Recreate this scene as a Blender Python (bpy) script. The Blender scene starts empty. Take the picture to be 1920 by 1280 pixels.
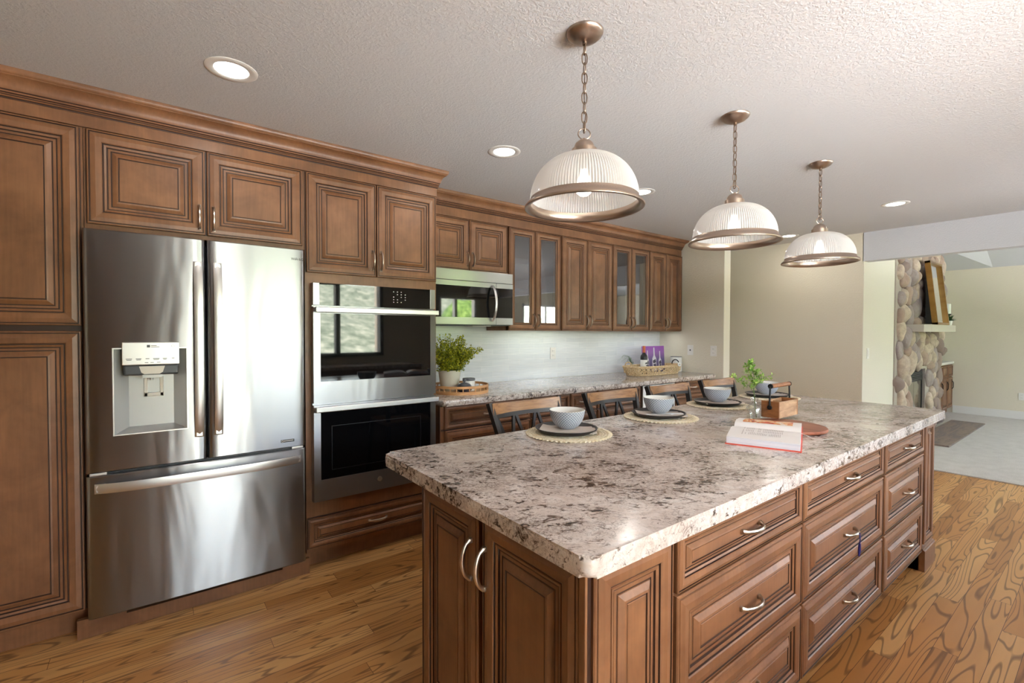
import bpy, bmesh, math, random
from mathutils import Vector, Matrix

# ------------------------------------------------------------------ camera, world, lights, exposure
S = bpy.context.scene
COL = S.collection
PI = math.pi


def make_camera():
    f, yaw, pitch, roll = 881.0, math.radians(52.64), math.radians(-1.116), math.radians(0.131)
    F = Vector((math.cos(yaw) * math.cos(pitch), math.sin(yaw) * math.cos(pitch), math.sin(pitch)))
    R = Vector((math.sin(yaw), -math.cos(yaw), 0))
    U = R.cross(F)
    R2 = R * math.cos(roll) + U * math.sin(roll)
    U2 = -R * math.sin(roll) + U * math.cos(roll)
    cam = bpy.data.cameras.new('camera')
    cam.sensor_width = 36.0
    cam.lens = f / 1920 * 36
    cam.clip_start = 0.05
    cam.clip_end = 400
    o = bpy.data.objects.new('camera', cam)
    COL.objects.link(o)
    M = Matrix((R2, U2, -F)).transposed().to_4x4()
    M.translation = Vector((0, 0, 1.365))
    o.matrix_world = M
    S.camera = o


make_camera()
S.view_settings.view_transform = 'Standard'
S.view_settings.look = 'None'
S.view_settings.gamma = 1.0
S.view_settings.use_curve_mapping = False
S.view_settings.exposure = 0.42
try:
    S.cycles.use_denoising = True
    S.cycles.max_bounces = 10
    S.cycles.diffuse_bounces = 5
    S.cycles.glossy_bounces = 5
    S.cycles.transmission_bounces = 6
    S.cycles.transparent_max_bounces = 10
    S.cycles.sample_clamp_indirect = 6.0
    S.cycles.caustics_reflective = False
    S.cycles.caustics_refractive = False
except Exception:
    pass


GROUND_FILL, SKY = 54.0, 0.44        # glow added below the horizon for the ceiling; sky as a share of it


def make_world():
    w = bpy.data.worlds.new('sky')
    S.world = w
    w.use_nodes = True
    # bright hazy sky above, brighter ground glow added below to lift the ceiling
    nt = w.node_tree
    bg = nt.nodes['Background']
    tc = nt.nodes.new('ShaderNodeTexCoord')
    sp = nt.nodes.new('ShaderNodeSeparateXYZ')
    rp = nt.nodes.new('ShaderNodeValToRGB')
    mp = nt.nodes.new('ShaderNodeMapRange')
    mp.inputs['From Min'].default_value = -1
    nt.links.new(tc.outputs['Generated'], sp.inputs[0])
    nt.links.new(sp.outputs[2], mp.inputs['Value'])
    nt.links.new(mp.outputs[0], rp.inputs[0])
    e = rp.color_ramp.elements
    e[0].position, e[0].color = .44, (.95, .97, 1.0, 1)
    e[1].position, e[1].color = .49, (SKY * .76, SKY * .88, SKY, 1)
    nt.links.new(rp.outputs[0], bg.inputs['Color'])
    bg.inputs['Strength'].default_value = GROUND_FILL


make_world()


def add_light(name, kind, loc, rot=(0, 0, 0), energy=10, color=(1, 1, 1), **kw):
    l = bpy.data.lights.new(name, kind)
    l.energy = energy
    l.color = color
    for k, v in kw.items():
        if k == 'portal':
            l.cycles.is_portal = v
        else:
            setattr(l, k, v)
    o = bpy.data.objects.new(name, l)
    o.location = loc
    o.rotation_euler = rot
    COL.objects.link(o)
    return o


# sun falls on the hillside behind the camera; sky and added ground glow light the rooms through the windows
add_light('sun', 'SUN', (0, 0, 30), (math.radians(42), 0, math.radians(200)), 110.0, (1, 0.95, 0.88), angle=0.01)
# portals guide the sky light through each window


def window_portal(name, x0, x1, z0, z1, y):
    add_light(name, 'AREA', ((x0 + x1) / 2, y, (z0 + z1) / 2), (math.radians(-90), 0, PI), 1, (1, 1, 1),
              shape='RECTANGLE', size=x1 - x0, size_y=z1 - z0, portal=True)


WIN = {'door': (.29, .92, .06, 2.12, -1.15), 'sink': (1.02, 2.70, 1.02, 2.12, -1.15), 'dining': (4.6, 5.5, 1.2, 2.1, -2.3), 'living': (7.6, 9.4, 0.8, 2.1, -3.2)}
P_CAN, P_UNDER = 2.0, 1.1
for k in WIN:
    x0, x1, z0, z1, y = WIN[k]
    window_portal(k + '_portal', x0, x1, z0, z1, y - 0.14)

# ------------------------------------------------------------------ helpers
CEIL = 2.43


def lin(c):
    return tuple((v / 255 / 12.92) if v / 255 <= 0.04045 else ((v / 255 + 0.055) / 1.055) ** 2.4 for v in c) + (1.0,)


class Nt:
    """small node-tree writer"""

    def __init__(s, name):
        s.m = bpy.data.materials.new(name)
        s.m.use_nodes = True
        s.t = s.m.node_tree
        s.b = s.t.nodes['Principled BSDF']
        s.out = s.t.nodes['Material Output']

    def n(s, typ, props=None, **ins):
        nd = s.t.nodes.new(typ)
        for k, v in (props or {}).items():
            setattr(nd, k, v)
        for k, v in ins.items():
            s.set(nd, k, v)
        return nd

    def set(s, nd, k, v):
        key = k
        if isinstance(k, str) and k.startswith('i') and k[1:].isdigit():
            key = int(k[1:])
        else:
            key = k.replace('_', ' ')
        inp = nd.inputs[key]
        if isinstance(v, bpy.types.NodeSocket):
            s.t.links.new(v, inp)
        else:
            inp.default_value = v

    def p(s, **ins):
        for k, v in ins.items():
            s.set(s.b, k, v)
        return s

    def coord(s, kind='Object', scale=(1, 1, 1), rot=(0, 0, 0), loc=(0, 0, 0)):
        tc = s.n('ShaderNodeTexCoord')
        mp = s.n('ShaderNodeMapping', Vector=tc.outputs[kind], Scale=scale, Rotation=rot, Location=loc)
        return mp.outputs[0]

    def noise(s, vec, scale=5, detail=2, rough=.5, dist=0):
        return s.n('ShaderNodeTexNoise', Vector=vec, Scale=scale, Detail=detail, Roughness=rough, Distortion=dist).outputs[0]

    def ramp(s, fac, stops, interp='LINEAR'):
        r = s.n('ShaderNodeValToRGB', Fac=fac)
        r.color_ramp.interpolation = interp
        e = r.color_ramp.elements
        while len(e) > 1:
            e.remove(e[-1])
        e[0].position, e[0].color = stops[0][0], stops[0][1]
        for pos, c in stops[1:]:
            x = e.new(pos)
            x.color = c
        return r.outputs[0]

    def math(s, op, a, b=None, c=None):
        nd = s.n('ShaderNodeMath', {'operation': op})
        s.set(nd, 'i0', a)
        if b is not None:
            s.set(nd, 'i1', b)
        if c is not None:
            s.set(nd, 'i2', c)
        return nd.outputs[0]

    def mix(s, fac, a, b, mode='MIX'):
        nd = s.n('ShaderNodeMix', {'data_type': 'RGBA', 'blend_type': mode})
        s.set(nd, 'i0', fac)
        s.set(nd, 'i6', a)
        s.set(nd, 'i7', b)
        return nd.outputs[2]

    def bump(s, h, strength=.2, dist=.01):
        nd = s.n('ShaderNodeBump', Height=h, Strength=strength, Distance=dist)
        s.set(s.b, 'Normal', nd.outputs[0])
        return s


def plain(name, c, rough=.5, metal=0.0, **kw):
    m = Nt(name)
    m.p(Base_Color=lin(c), Roughness=rough, Metallic=metal, **kw)
    return m.m


W1, W0 = (1, 1, 1, 1), (0, 0, 0, 1)


def wood_cabinet(name, light, dark, rough=.40):
    m = Nt(name)
    rnd = m.n('ShaderNodeObjectInfo').outputs['Random']
    tc = m.n('ShaderNodeTexCoord').outputs['Object']
    off = m.n('ShaderNodeCombineXYZ', X=m.math('MULTIPLY', rnd, 9.0), Y=rnd, Z=m.math('MULTIPLY', rnd, 5.0)).outputs[0]
    v = m.n('ShaderNodeVectorMath', {'operation': 'ADD'}, i0=tc, i1=off).outputs[0]
    big = m.noise(v, 4.5, 4, .6, .4)
    mp = m.n('ShaderNodeMapping', Vector=v, Scale=(90, 90, 5)).outputs[0]
    fine = m.noise(mp, 1.0, 3, .6)
    c = m.ramp(big, [(.3, lin(dark)), (.7, lin(light))])
    g = m.ramp(fine, [(.35, (.80, .80, .80, 1)), (.65, (1.04, 1.04, 1.04, 1))])
    col = m.mix(.55, c, g, 'MULTIPLY')
    m.p(Base_Color=col, Roughness=rough, Specular_IOR_Level=.45, Coat_Weight=.08, Coat_Roughness=.25)
    m.bump(fine, .02, .002)
    return m.m


MAT = {}
MAT['cab'] = wood_cabinet('stained_maple', (142, 99, 68), (110, 74, 50))
MAT['glaze_and_gap_shade'] = plain('dark_glaze_and_gap_shade', (52, 30, 20), .45)  # real glaze in the door grooves; also colours the painted shade in gaps
MAT['cab_in'] = plain('cabinet_interior', (70, 45, 32), .6)
MAT['nickel'] = plain('brushed_nickel', (196, 184, 172), .28, 1.0)
MAT['bronze_nickel'] = plain('satin_nickel', (178, 160, 146), .34, 1.0)
MAT['chain'] = plain('chain_nickel', (140, 120, 104), .4, 1.0)
MAT['black'] = plain('black_plastic', (14, 14, 16), .4)
MAT['dark_glass'] = plain('dark_oven_glass', (10, 11, 13), .04, 0.0, Specular_IOR_Level=.35)
MAT['oven_glass'] = plain('mirror_dark_glass', (12, 13, 15), .03, 0.0, Specular_IOR_Level=.6)
MAT['white_plastic'] = plain('white_plastic', (232, 229, 222), .35)
MAT['paint_white'] = plain('white_trim_paint', (226, 224, 219), .4)
MAT['mark_dark'] = plain('printed_grey', (70, 70, 74), .5)
MAT['mark_light'] = plain('printed_white', (225, 225, 225), .5)


def steel(name, base, rough, aniso=.85, wave=.12):
    """brushed sheet: reflections smeared upright, with slow ripples"""
    m = Nt(name)
    big = m.noise(m.coord('Object', (1.0, 1.0, .22)), 5.5, 2, .5, .3)
    tg = m.n('ShaderNodeTangent', {'direction_type': 'RADIAL', 'axis': 'Z'})
    m.p(Base_Color=lin(base), Metallic=1.0, Roughness=rough, Anisotropic=aniso, Anisotropic_Rotation=.25, Tangent=tg.outputs[0])
    m.bump(big, wave, .02)
    return m.m


MAT['steel'] = steel('brushed_stainless', (148, 149, 152), .28, .9, .2)
MAT['steel_smooth'] = plain('satin_stainless', (216, 215, 215), .36, 1.0)
MAT['steel_trim'] = steel('stainless_trim', (172, 172, 174), .30, .8, .03)
MAT['steel_dull'] = plain('grey_dispenser', (196, 199, 202), .32, .25)
MAT['steel_dark'] = plain('dark_grey_metal', (70, 72, 76), .4, .5)  # dark grey metal of refrigerator body, dispenser and louvers


def granite():
    m = Nt('granite')
    tc = m.coord('Object', (1, 1, 1), (0, 0, math.radians(33)))
    st = m.n('ShaderNodeMapping', Vector=tc, Scale=(.85, 1.15, 1.15)).outputs[0]
    patch = m.noise(st, 2.6, 6, .62, 1.0)
    mid = m.noise(st, 9.0, 5, .65, 1.6)
    fl = m.noise(m.n('ShaderNodeMapping', Vector=tc, Scale=(.78, 1.25, 1.25)).outputs[0], 34, 6, .66, 1.3)
    gr = m.noise(tc, 95, 3, .65, .3)
    vein = m.math('ABSOLUTE', m.math('SUBTRACT', m.noise(st, 13, 5, .6, 2.0), .5))
    base = m.ramp(mid, [(.30, lin((200, 184, 175))), (.50, lin((225, 214, 208))), (.70, lin((241, 237, 234)))])
    # greyer speckled zones
    zone = m.ramp(patch, [(.43, W0), (.58, W1)])
    speck = m.ramp(gr, [(.40, lin((128, 114, 106))), (.58, lin((206, 194, 186)))])
    c = m.mix(m.math('MULTIPLY', zone, .55), base, speck)
    f2 = m.noise(tc, 120, 4, .7, .9)
    c = m.mix(m.math('MULTIPLY', m.ramp(f2, [(.54, W0), (.60, (.62, .62, .62, 1))]), m.ramp(patch, [(.36, (.25, .25, .25, 1)), (.52, W1)])), c, lin((132, 112, 100)))
    d = m.math('ADD', m.math('ADD', fl, m.math('MULTIPLY', m.math('SUBTRACT', patch, .5), .50)), m.math('MULTIPLY', m.math('SUBTRACT', mid, .5), .45))
    c = m.mix(m.math('MULTIPLY', m.ramp(d, [(.55, W0), (.60, W1)]), .82), c, lin((108, 86, 72)))
    c = m.mix(m.math('MULTIPLY', m.ramp(d, [(.615, W0), (.655, W1)]), .92), c, lin((50, 39, 34)))
    vm = m.math('MULTIPLY', m.ramp(vein, [(.0, W1), (.02, W0)]), m.ramp(patch, [(.36, (.2, .2, .2, 1)), (.52, W1)]))
    c = m.mix(m.math('MULTIPLY', vm, .8), c, lin((88, 72, 62)))
    m.p(Base_Color=c, Roughness=.18, Specular_IOR_Level=.4)
    return m.m


MAT['granite'] = granite()


def granite_fine():
    m = Nt('granite_back')
    tc = m.coord('Object')
    a = m.noise(tc, 45, 5, .7, .8)
    b = m.noise(tc, 9, 4, .6, .6)
    d = m.math('ADD', a, m.math('MULTIPLY', m.math('SUBTRACT', b, .5), .4))
    c = m.ramp(d, [(.34, lin((222, 216, 212))), (.5, lin((196, 184, 174))), (.6, lin((140, 126, 118))), (.68, lin((62, 56, 56)))])
    m.p(Base_Color=c, Roughness=.14)
    return m.m


MAT['granite_back'] = granite_fine()


def oak_floor():
    m = Nt('oak_planks')
    tc0 = m.coord('Object')
    s0 = m.n('ShaderNodeSeparateXYZ', Vector=tc0)
    row = m.math('FLOOR', m.math('DIVIDE', s0.outputs[1], .082))
    wn = m.n('ShaderNodeTexWhiteNoise', {'noise_dimensions': '1D'}, W=row)
    tc = m.n('ShaderNodeCombineXYZ', X=m.math('ADD', s0.outputs[0], m.math('MULTIPLY', wn.outputs[0], 7.7)), Y=s0.outputs[1], Z=0.0).outputs[0]
    br = m.n('ShaderNodeTexBrick', {'offset': .0, 'offset_frequency': 2, 'squash': 1.0}, Vector=tc, Color1=W0, Color2=W1, Mortar=W0,
             Scale=1.0, Mortar_Size=.0009, Mortar_Smooth=.0, Bias=0.0, Brick_Width=1.15, Row_Height=.082)
    rnd = br.outputs['Color']
    sep = m.n('ShaderNodeSeparateXYZ', Vector=tc)
    rv = m.n('ShaderNodeSeparateColor', Color=rnd).outputs[0]
    x = m.math('ADD', sep.outputs[0], m.math('MULTIPLY', rv, 37.0))
    z = m.math('MULTIPLY', rv, 11.0)
    gv = m.n('ShaderNodeCombineXYZ', X=m.math('MULTIPLY', x, 1.1), Y=m.math('MULTIPLY', sep.outputs[1], 11.0), Z=z).outputs[0]
    n = m.noise(gv, 1.15, .6, .4, .2)
    ring = m.math('SINE', m.math('MULTIPLY', n, 66.0))
    ring2 = m.noise(m.n('ShaderNodeCombineXYZ', X=m.math('MULTIPLY', x, 3.0), Y=m.math('MULTIPLY', sep.outputs[1], 30.0), Z=z).outputs[0], 1.0, 1, .5)
    tone = m.ramp(rv, [(.0, lin((174, 120, 66))), (.45, lin((204, 150, 90))), (1.0, lin((222, 176, 116)))])
    dk = m.ramp(ring, [(.60, W0), (1.0, W1)])
    c = m.mix(m.math('MULTIPLY', dk, .72), tone, lin((96, 58, 28)))
    c = m.mix(m.ramp(ring2, [(.25, (.14, .14, .14, 1)), (.6, W0)]), c, lin((150, 100, 56)))
    c = m.mix(br.outputs['Fac'], c, lin((92, 58, 32)))
    m.p(Base_Color=c, Roughness=.30, Specular_IOR_Level=.45)
    m.bump(m.math('SUBTRACT', 1.0, br.outputs['Fac']), .15, .001)
    return m.m


MAT['floor'] = oak_floor()


def textured_paint(name, c, scale=95, strength=.35, rough=.7):
    m = Nt(name)
    v = m.coord('Object')
    n = m.noise(v, scale, 3, .55, .4)
    m.p(Base_Color=lin(c), Roughness=rough)
    m.bump(m.ramp(n, [(.42, W0), (.62, W1)]), strength, .004)
    return m.m


MAT['wall'] = textured_paint('beige_wall_paint', (222, 214, 194), 80)
MAT['wall_light'] = textured_paint('cream_wall_paint', (222, 216, 200), 80, .15)
MAT['ceiling'] = textured_paint('white_ceiling_texture', (203, 204, 206), 92, .30)


def carpet():
    m = Nt('grey_carpet')
    v = m.coord('Object')
    n = m.noise(v, 160, 3, .7)
    b = m.noise(v, 9, 3, .6)
    c = m.ramp(n, [(.3, lin((176, 172, 168))), (.65, lin((222, 219, 215)))])
    c = m.mix(.25, c, m.ramp(b, [(.3, lin((182, 178, 175))), (.7, lin((226, 223, 220)))]))
    m.p(Base_Color=c, Roughness=.95, Specular_IOR_Level=.1)
    m.bump(n, .6, .01)
    return m.m


MAT['carpet'] = carpet()


def backsplash():
    m = Nt('glass_tile')
    tc = m.n('ShaderNodeTexCoord').outputs['Object']
    sp = m.n('ShaderNodeSeparateXYZ', Vector=tc)
    v = m.n('ShaderNodeCombineXYZ', X=sp.outputs[0], Y=sp.outputs[2], Z=0.0).outputs[0]
    br = m.n('ShaderNodeTexBrick', {'offset': .41, 'offset_frequency': 2}, Vector=v, Color1=lin((206, 211, 215)), Color2=lin((221, 225, 228)),
             Mortar=lin((233, 234, 232)), Scale=1.0, Mortar_Size=.0016, Mortar_Smooth=.1, Bias=0.0, Brick_Width=.305, Row_Height=.0505)
    st = m.noise(m.n('ShaderNodeMapping', Vector=v, Scale=(5, 130, 1)).outputs[0], 1.0, 3, .6)
    c = m.mix(.35, br.outputs['Color'], m.ramp(st, [(.3, lin((190, 196, 201))), (.7, lin((238, 241, 244)))]))
    m.p(Base_Color=c, Roughness=.18)
    m.bump(m.math('SUBTRACT', 1.0, br.outputs['Fac']), .25, .001)
    return m.m


MAT['tile'] = backsplash()


def stone():
    m = Nt('river_stone')
    rnd = m.n('ShaderNodeNewGeometry').outputs['Random Per Island']
    v = m.coord('Object')
    n = m.noise(v, 16, 5, .65, .3)
    base = m.ramp(rnd, [(.0, lin((142, 124, 116))), (.2, lin((190, 172, 154))), (.4, lin((160, 148, 146))), (.6, lin((204, 186, 166))),
                        (.8, lin((172, 148, 132))), (1.0, lin((196, 190, 184)))], 'CONSTANT')
    c = m.mix(m.ramp(n, [(.35, (.55, .55, .55, 1)), (.65, W0)]), base, lin((138, 120, 112)))
    m.p(Base_Color=c, Roughness=.85)
    m.bump(n, .5, .02)
    return m.m


MAT['stone'] = stone()
MAT['mortar'] = textured_paint('mortar', (176, 166, 156), 60, .6, .9)


def simple_wood(name, a, b, rough=.4, stretch=(6, 60, 60), metal=0.0):
    m = Nt(name)
    n = m.noise(m.coord('Object', stretch), 1.0, 4, .6, .5)
    m.p(Base_Color=m.ramp(n, [(.3, lin(a)), (.7, lin(b))]), Roughness=rough, Metallic=metal)
    return m.m


MAT['chair_wood'] = simple_wood('chair_rail_wood', (120, 80, 46), (172, 126, 82), .38)
MAT['chair_metal'] = plain('charcoal_metal', (52, 49, 49), .45, .3)
MAT['acacia'] = simple_wood('acacia', (128, 86, 52), (196, 158, 120), .45, (8, 8, 40))
MAT['acacia_dark'] = simple_wood('acacia_dark', (116, 70, 36), (160, 104, 60), .45, (40, 8, 40))
MAT['walnut'] = simple_wood('walnut_board', (112, 58, 38), (146, 84, 58), .4, (40, 6, 6))
MAT['bamboo'] = simple_wood('bamboo_strip', (176, 124, 74), (206, 160, 112), .45, (6, 6, 60))
MAT['rattan'] = simple_wood('woven_seagrass', (178, 150, 108), (226, 204, 166), .75, (60, 60, 60))
MAT['straw'] = simple_wood('straw', (222, 206, 168), (248, 240, 222), .8, (90, 90, 90))
MAT['ceramic_white'] = plain('white_ceramic', (228, 227, 222), .25)
MAT['pot'] = textured_paint('whitewashed_pot', (214, 210, 196), 40, .1, .6)
MAT['black_plate'] = plain('black_stoneware', (40, 37, 38), .42)
MAT['napkin'] = textured_paint('linen_napkin', (204, 192, 182), 300, .2, .9)
MAT['grey_lid'] = plain('slate_grey_ceramic', (92, 94, 100), .4)
MAT['navy'] = plain('dark_stoneware', (58, 58, 72), .35)
MAT['page'] = plain('book_paper', (240, 236, 234), .7)
MAT['page_edge'] = simple_wood('page_edges', (205, 205, 216), (238, 236, 240), .8, (2, 2, 600))
MAT['red_cover'] = plain('red_cover', (196, 70, 54), .5)
MAT['iron'] = plain('black_iron', (22, 21, 22), .5, .4)
MAT['soil'] = plain('soil', (50, 38, 28), .9)
MAT['stem'] = plain('green_stem', (86, 104, 52), .6)
MAT['gold'] = simple_wood('brass_frame', (140, 104, 52), (176, 138, 78), .3, (3, 3, 6), .8)
MAT['mirror'] = plain('mirror_glass', (235, 238, 240), .03, 1.0)
MAT['mantel'] = textured_paint('painted_mantel', (196, 188, 176), 30, .1, .5)
MAT['slate'] = None
MAT['blue_cord'] = plain('blue_cord', (40, 36, 110), .7)


def leaf_mat(name, a, b):
    m = Nt(name)
    r = m.n('ShaderNodeNewGeometry').outputs['Random Per Island']
    c = m.ramp(r, [(0, lin(a)), (1, lin(b))])
    m.p(Base_Color=c, Roughness=.55)
    tr = m.n('ShaderNodeBsdfTranslucent', Color=c)
    mx = m.n('ShaderNodeMixShader', Fac=.3)
    m.t.links.new(m.b.outputs[0], mx.inputs[1])
    m.t.links.new(tr.outputs[0], mx.inputs[2])
    m.t.links.new(mx.outputs[0], m.out.inputs[0])
    return m.m


MAT['leaf'] = leaf_mat('fern_leaf', (84, 104, 14), (206, 204, 50))
MAT['leaf_fresh'] = leaf_mat('sprig_leaf', (104, 158, 58), (196, 222, 124))
MAT['leaf_dark'] = leaf_mat('dark_leaf', (22, 58, 24), (52, 96, 44))
MAT['leaf_grey'] = leaf_mat('pale_leaf', (112, 136, 112), (160, 178, 150))


def slate_mat():
    m = Nt('slate_hearth')
    n = m.noise(m.coord('Object', (1.2, 7, 1), (0, 0, .25)), 1.3, 5, .6, .8)
    c = m.ramp(n, [(.3, lin((92, 84, 84))), (.45, lin((140, 122, 112))), (.6, lin((108, 100, 102))), (.75, lin((164, 146, 132)))])
    m.p(Base_Color=c, Roughness=.5)
    m.bump(n, .3, .02)
    return m.m


MAT['slate'] = slate_mat()


def glass_mat(name, tint=(1, 1, 1), transp=.75, rough=.05, edge=1.0):
    """thin clear pane: passes light, keeps a mirror-like reflection"""
    m = Nt(name)
    t = m.n('ShaderNodeBsdfTransparent', Color=(*tint, 1))
    g = m.n('ShaderNodeBsdfGlossy', Color=(1, 1, 1, 1), Roughness=rough)
    fr = m.n('ShaderNodeFresnel', IOR=1.5)
    f = m.math('MAXIMUM', m.math('MULTIPLY', fr.outputs[0], edge), 1 - transp)
    mx = m.n('ShaderNodeMixShader', Fac=f)
    m.t.links.new(t.outputs[0], mx.inputs[1])
    m.t.links.new(g.outputs[0], mx.inputs[2])
    m.t.links.new(mx.outputs[0], m.out.inputs[0])
    return m.m


MAT['pane'] = glass_mat('cabinet_pane', (.42, .41, .42), .80, .02)
MAT['clear'] = glass_mat('clear_glass', (.97, .98, .98), .94, .03, .25)
MAT['cooler_glass'] = glass_mat('tinted_glass', (.45, .52, .6), .7, .05)


def shade_glass():
    """pressed ribbed glass of the pendant shades"""
    m = Nt('ribbed_glass')
    t = m.n('ShaderNodeBsdfTransparent', Color=(.97, .96, .95, 1))
    tl = m.n('ShaderNodeBsdfTranslucent', Color=(.97, .96, .95, 1))
    df = m.n('ShaderNodeBsdfDiffuse', Color=(.93, .92, .91, 1))
    g = m.n('ShaderNodeBsdfGlossy', Color=(1, 1, 1, 1), Roughness=.12)
    a = m.n('ShaderNodeMixShader', Fac=.5)
    b = m.n('ShaderNodeMixShader', Fac=.16)
    c = m.n('ShaderNodeMixShader', Fac=.10)
    L = m.t.links.new
    L(tl.outputs[0], a.inputs[1]); L(df.outputs[0], a.inputs[2])
    L(a.outputs[0], b.inputs[1]); L(t.outputs[0], b.inputs[2])
    L(b.outputs[0], c.inputs[1]); L(g.outputs[0], c.inputs[2])
    L(c.outputs[0], m.out.inputs[0])
    return m.m


MAT['shade'] = shade_glass()


def emit(name, c, s):
    m = Nt(name)
    m.p(Base_Color=(*c, 1), Emission_Color=(*c, 1), Emission_Strength=s)
    return m.m


MAT['bulb'] = emit('lit_bulb', (1.0, .94, .86), 4.5)
MAT['lens'] = emit('lit_lens', (1.0, .96, .90), 7)


def bowl_mat():
    m = Nt('diamond_bowl')
    tc = m.n('ShaderNodeTexCoord').outputs['Object']
    s = m.n('ShaderNodeSeparateXYZ', Vector=tc)
    ang = m.math('ARCTAN2', s.outputs[1], s.outputs[0])
    u = m.math('MULTIPLY', ang, 36 / (2 * PI))
    w = m.math('MULTIPLY', s.outputs[2], 85.0)
    l1 = m.math('ABSOLUTE', m.math('SUBTRACT', m.math('FRACT', m.math('ADD', u, w)), .5))
    l2 = m.math('ABSOLUTE', m.math('SUBTRACT', m.math('FRACT', m.math('SUBTRACT', u, w)), .5))
    d = m.math('MINIMUM', l1, l2)
    c = m.ramp(d, [(.10, lin((206, 210, 216))), (.17, lin((120, 130, 146)))])
    m.p(Base_Color=c, Roughness=.4)
    m.bump(d, .3, .002)
    return m.m


MAT['bowl'] = bowl_mat()


def food_mat():
    m = Nt('food_photo_print')
    n = m.noise(m.coord('Object', (20, 14, 1)), 1.0, 3, .6, 1.0)
    c = m.ramp(n, [(.3, lin((60, 36, 40))), (.42, lin((196, 70, 50))), (.52, lin((232, 176, 110))), (.62, lin((240, 226, 214))), (.75, lin((214, 120, 60)))])
    m.p(Base_Color=c, Roughness=.5)
    return m.m


MAT['food'] = food_mat()


def poster_mat():
    m = Nt('purple_print')
    s = m.n('ShaderNodeSeparateXYZ', Vector=m.n('ShaderNodeTexCoord').outputs['Object'])
    c = m.ramp(m.math('MULTIPLY', s.outputs[2], 3.6), [(.0, lin((70, 64, 92))), (.5, lin((92, 80, 130))), (.8, lin((146, 96, 178))), (1.0, lin((150, 84, 186)))])
    m.p(Base_Color=c, Roughness=.4)
    return m.m


MAT['poster'] = poster_mat()


def hill_mat():
    m = Nt('hillside_scrub')
    v = m.coord('Object')
    n = m.noise(v, .9, 8, .75, .6)
    c = m.ramp(n, [(.35, lin((50, 60, 42))), (.5, lin((104, 110, 92))), (.65, lin((160, 156, 138)))])
    m.p(Base_Color=c, Roughness=.95)
    return m.m


MAT['hill'] = hill_mat()


def hedge_mat():
    m = Nt('hedge_leaves')
    n = m.noise(m.coord('Object'), 9, 5, .75, .5)
    m.p(Base_Color=m.ramp(n, [(.35, lin((30, 52, 18))), (.5, lin((84, 112, 44))), (.65, lin((140, 160, 90)))]), Roughness=.9)
    return m.m


MAT['hedge'] = hedge_mat()


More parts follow.
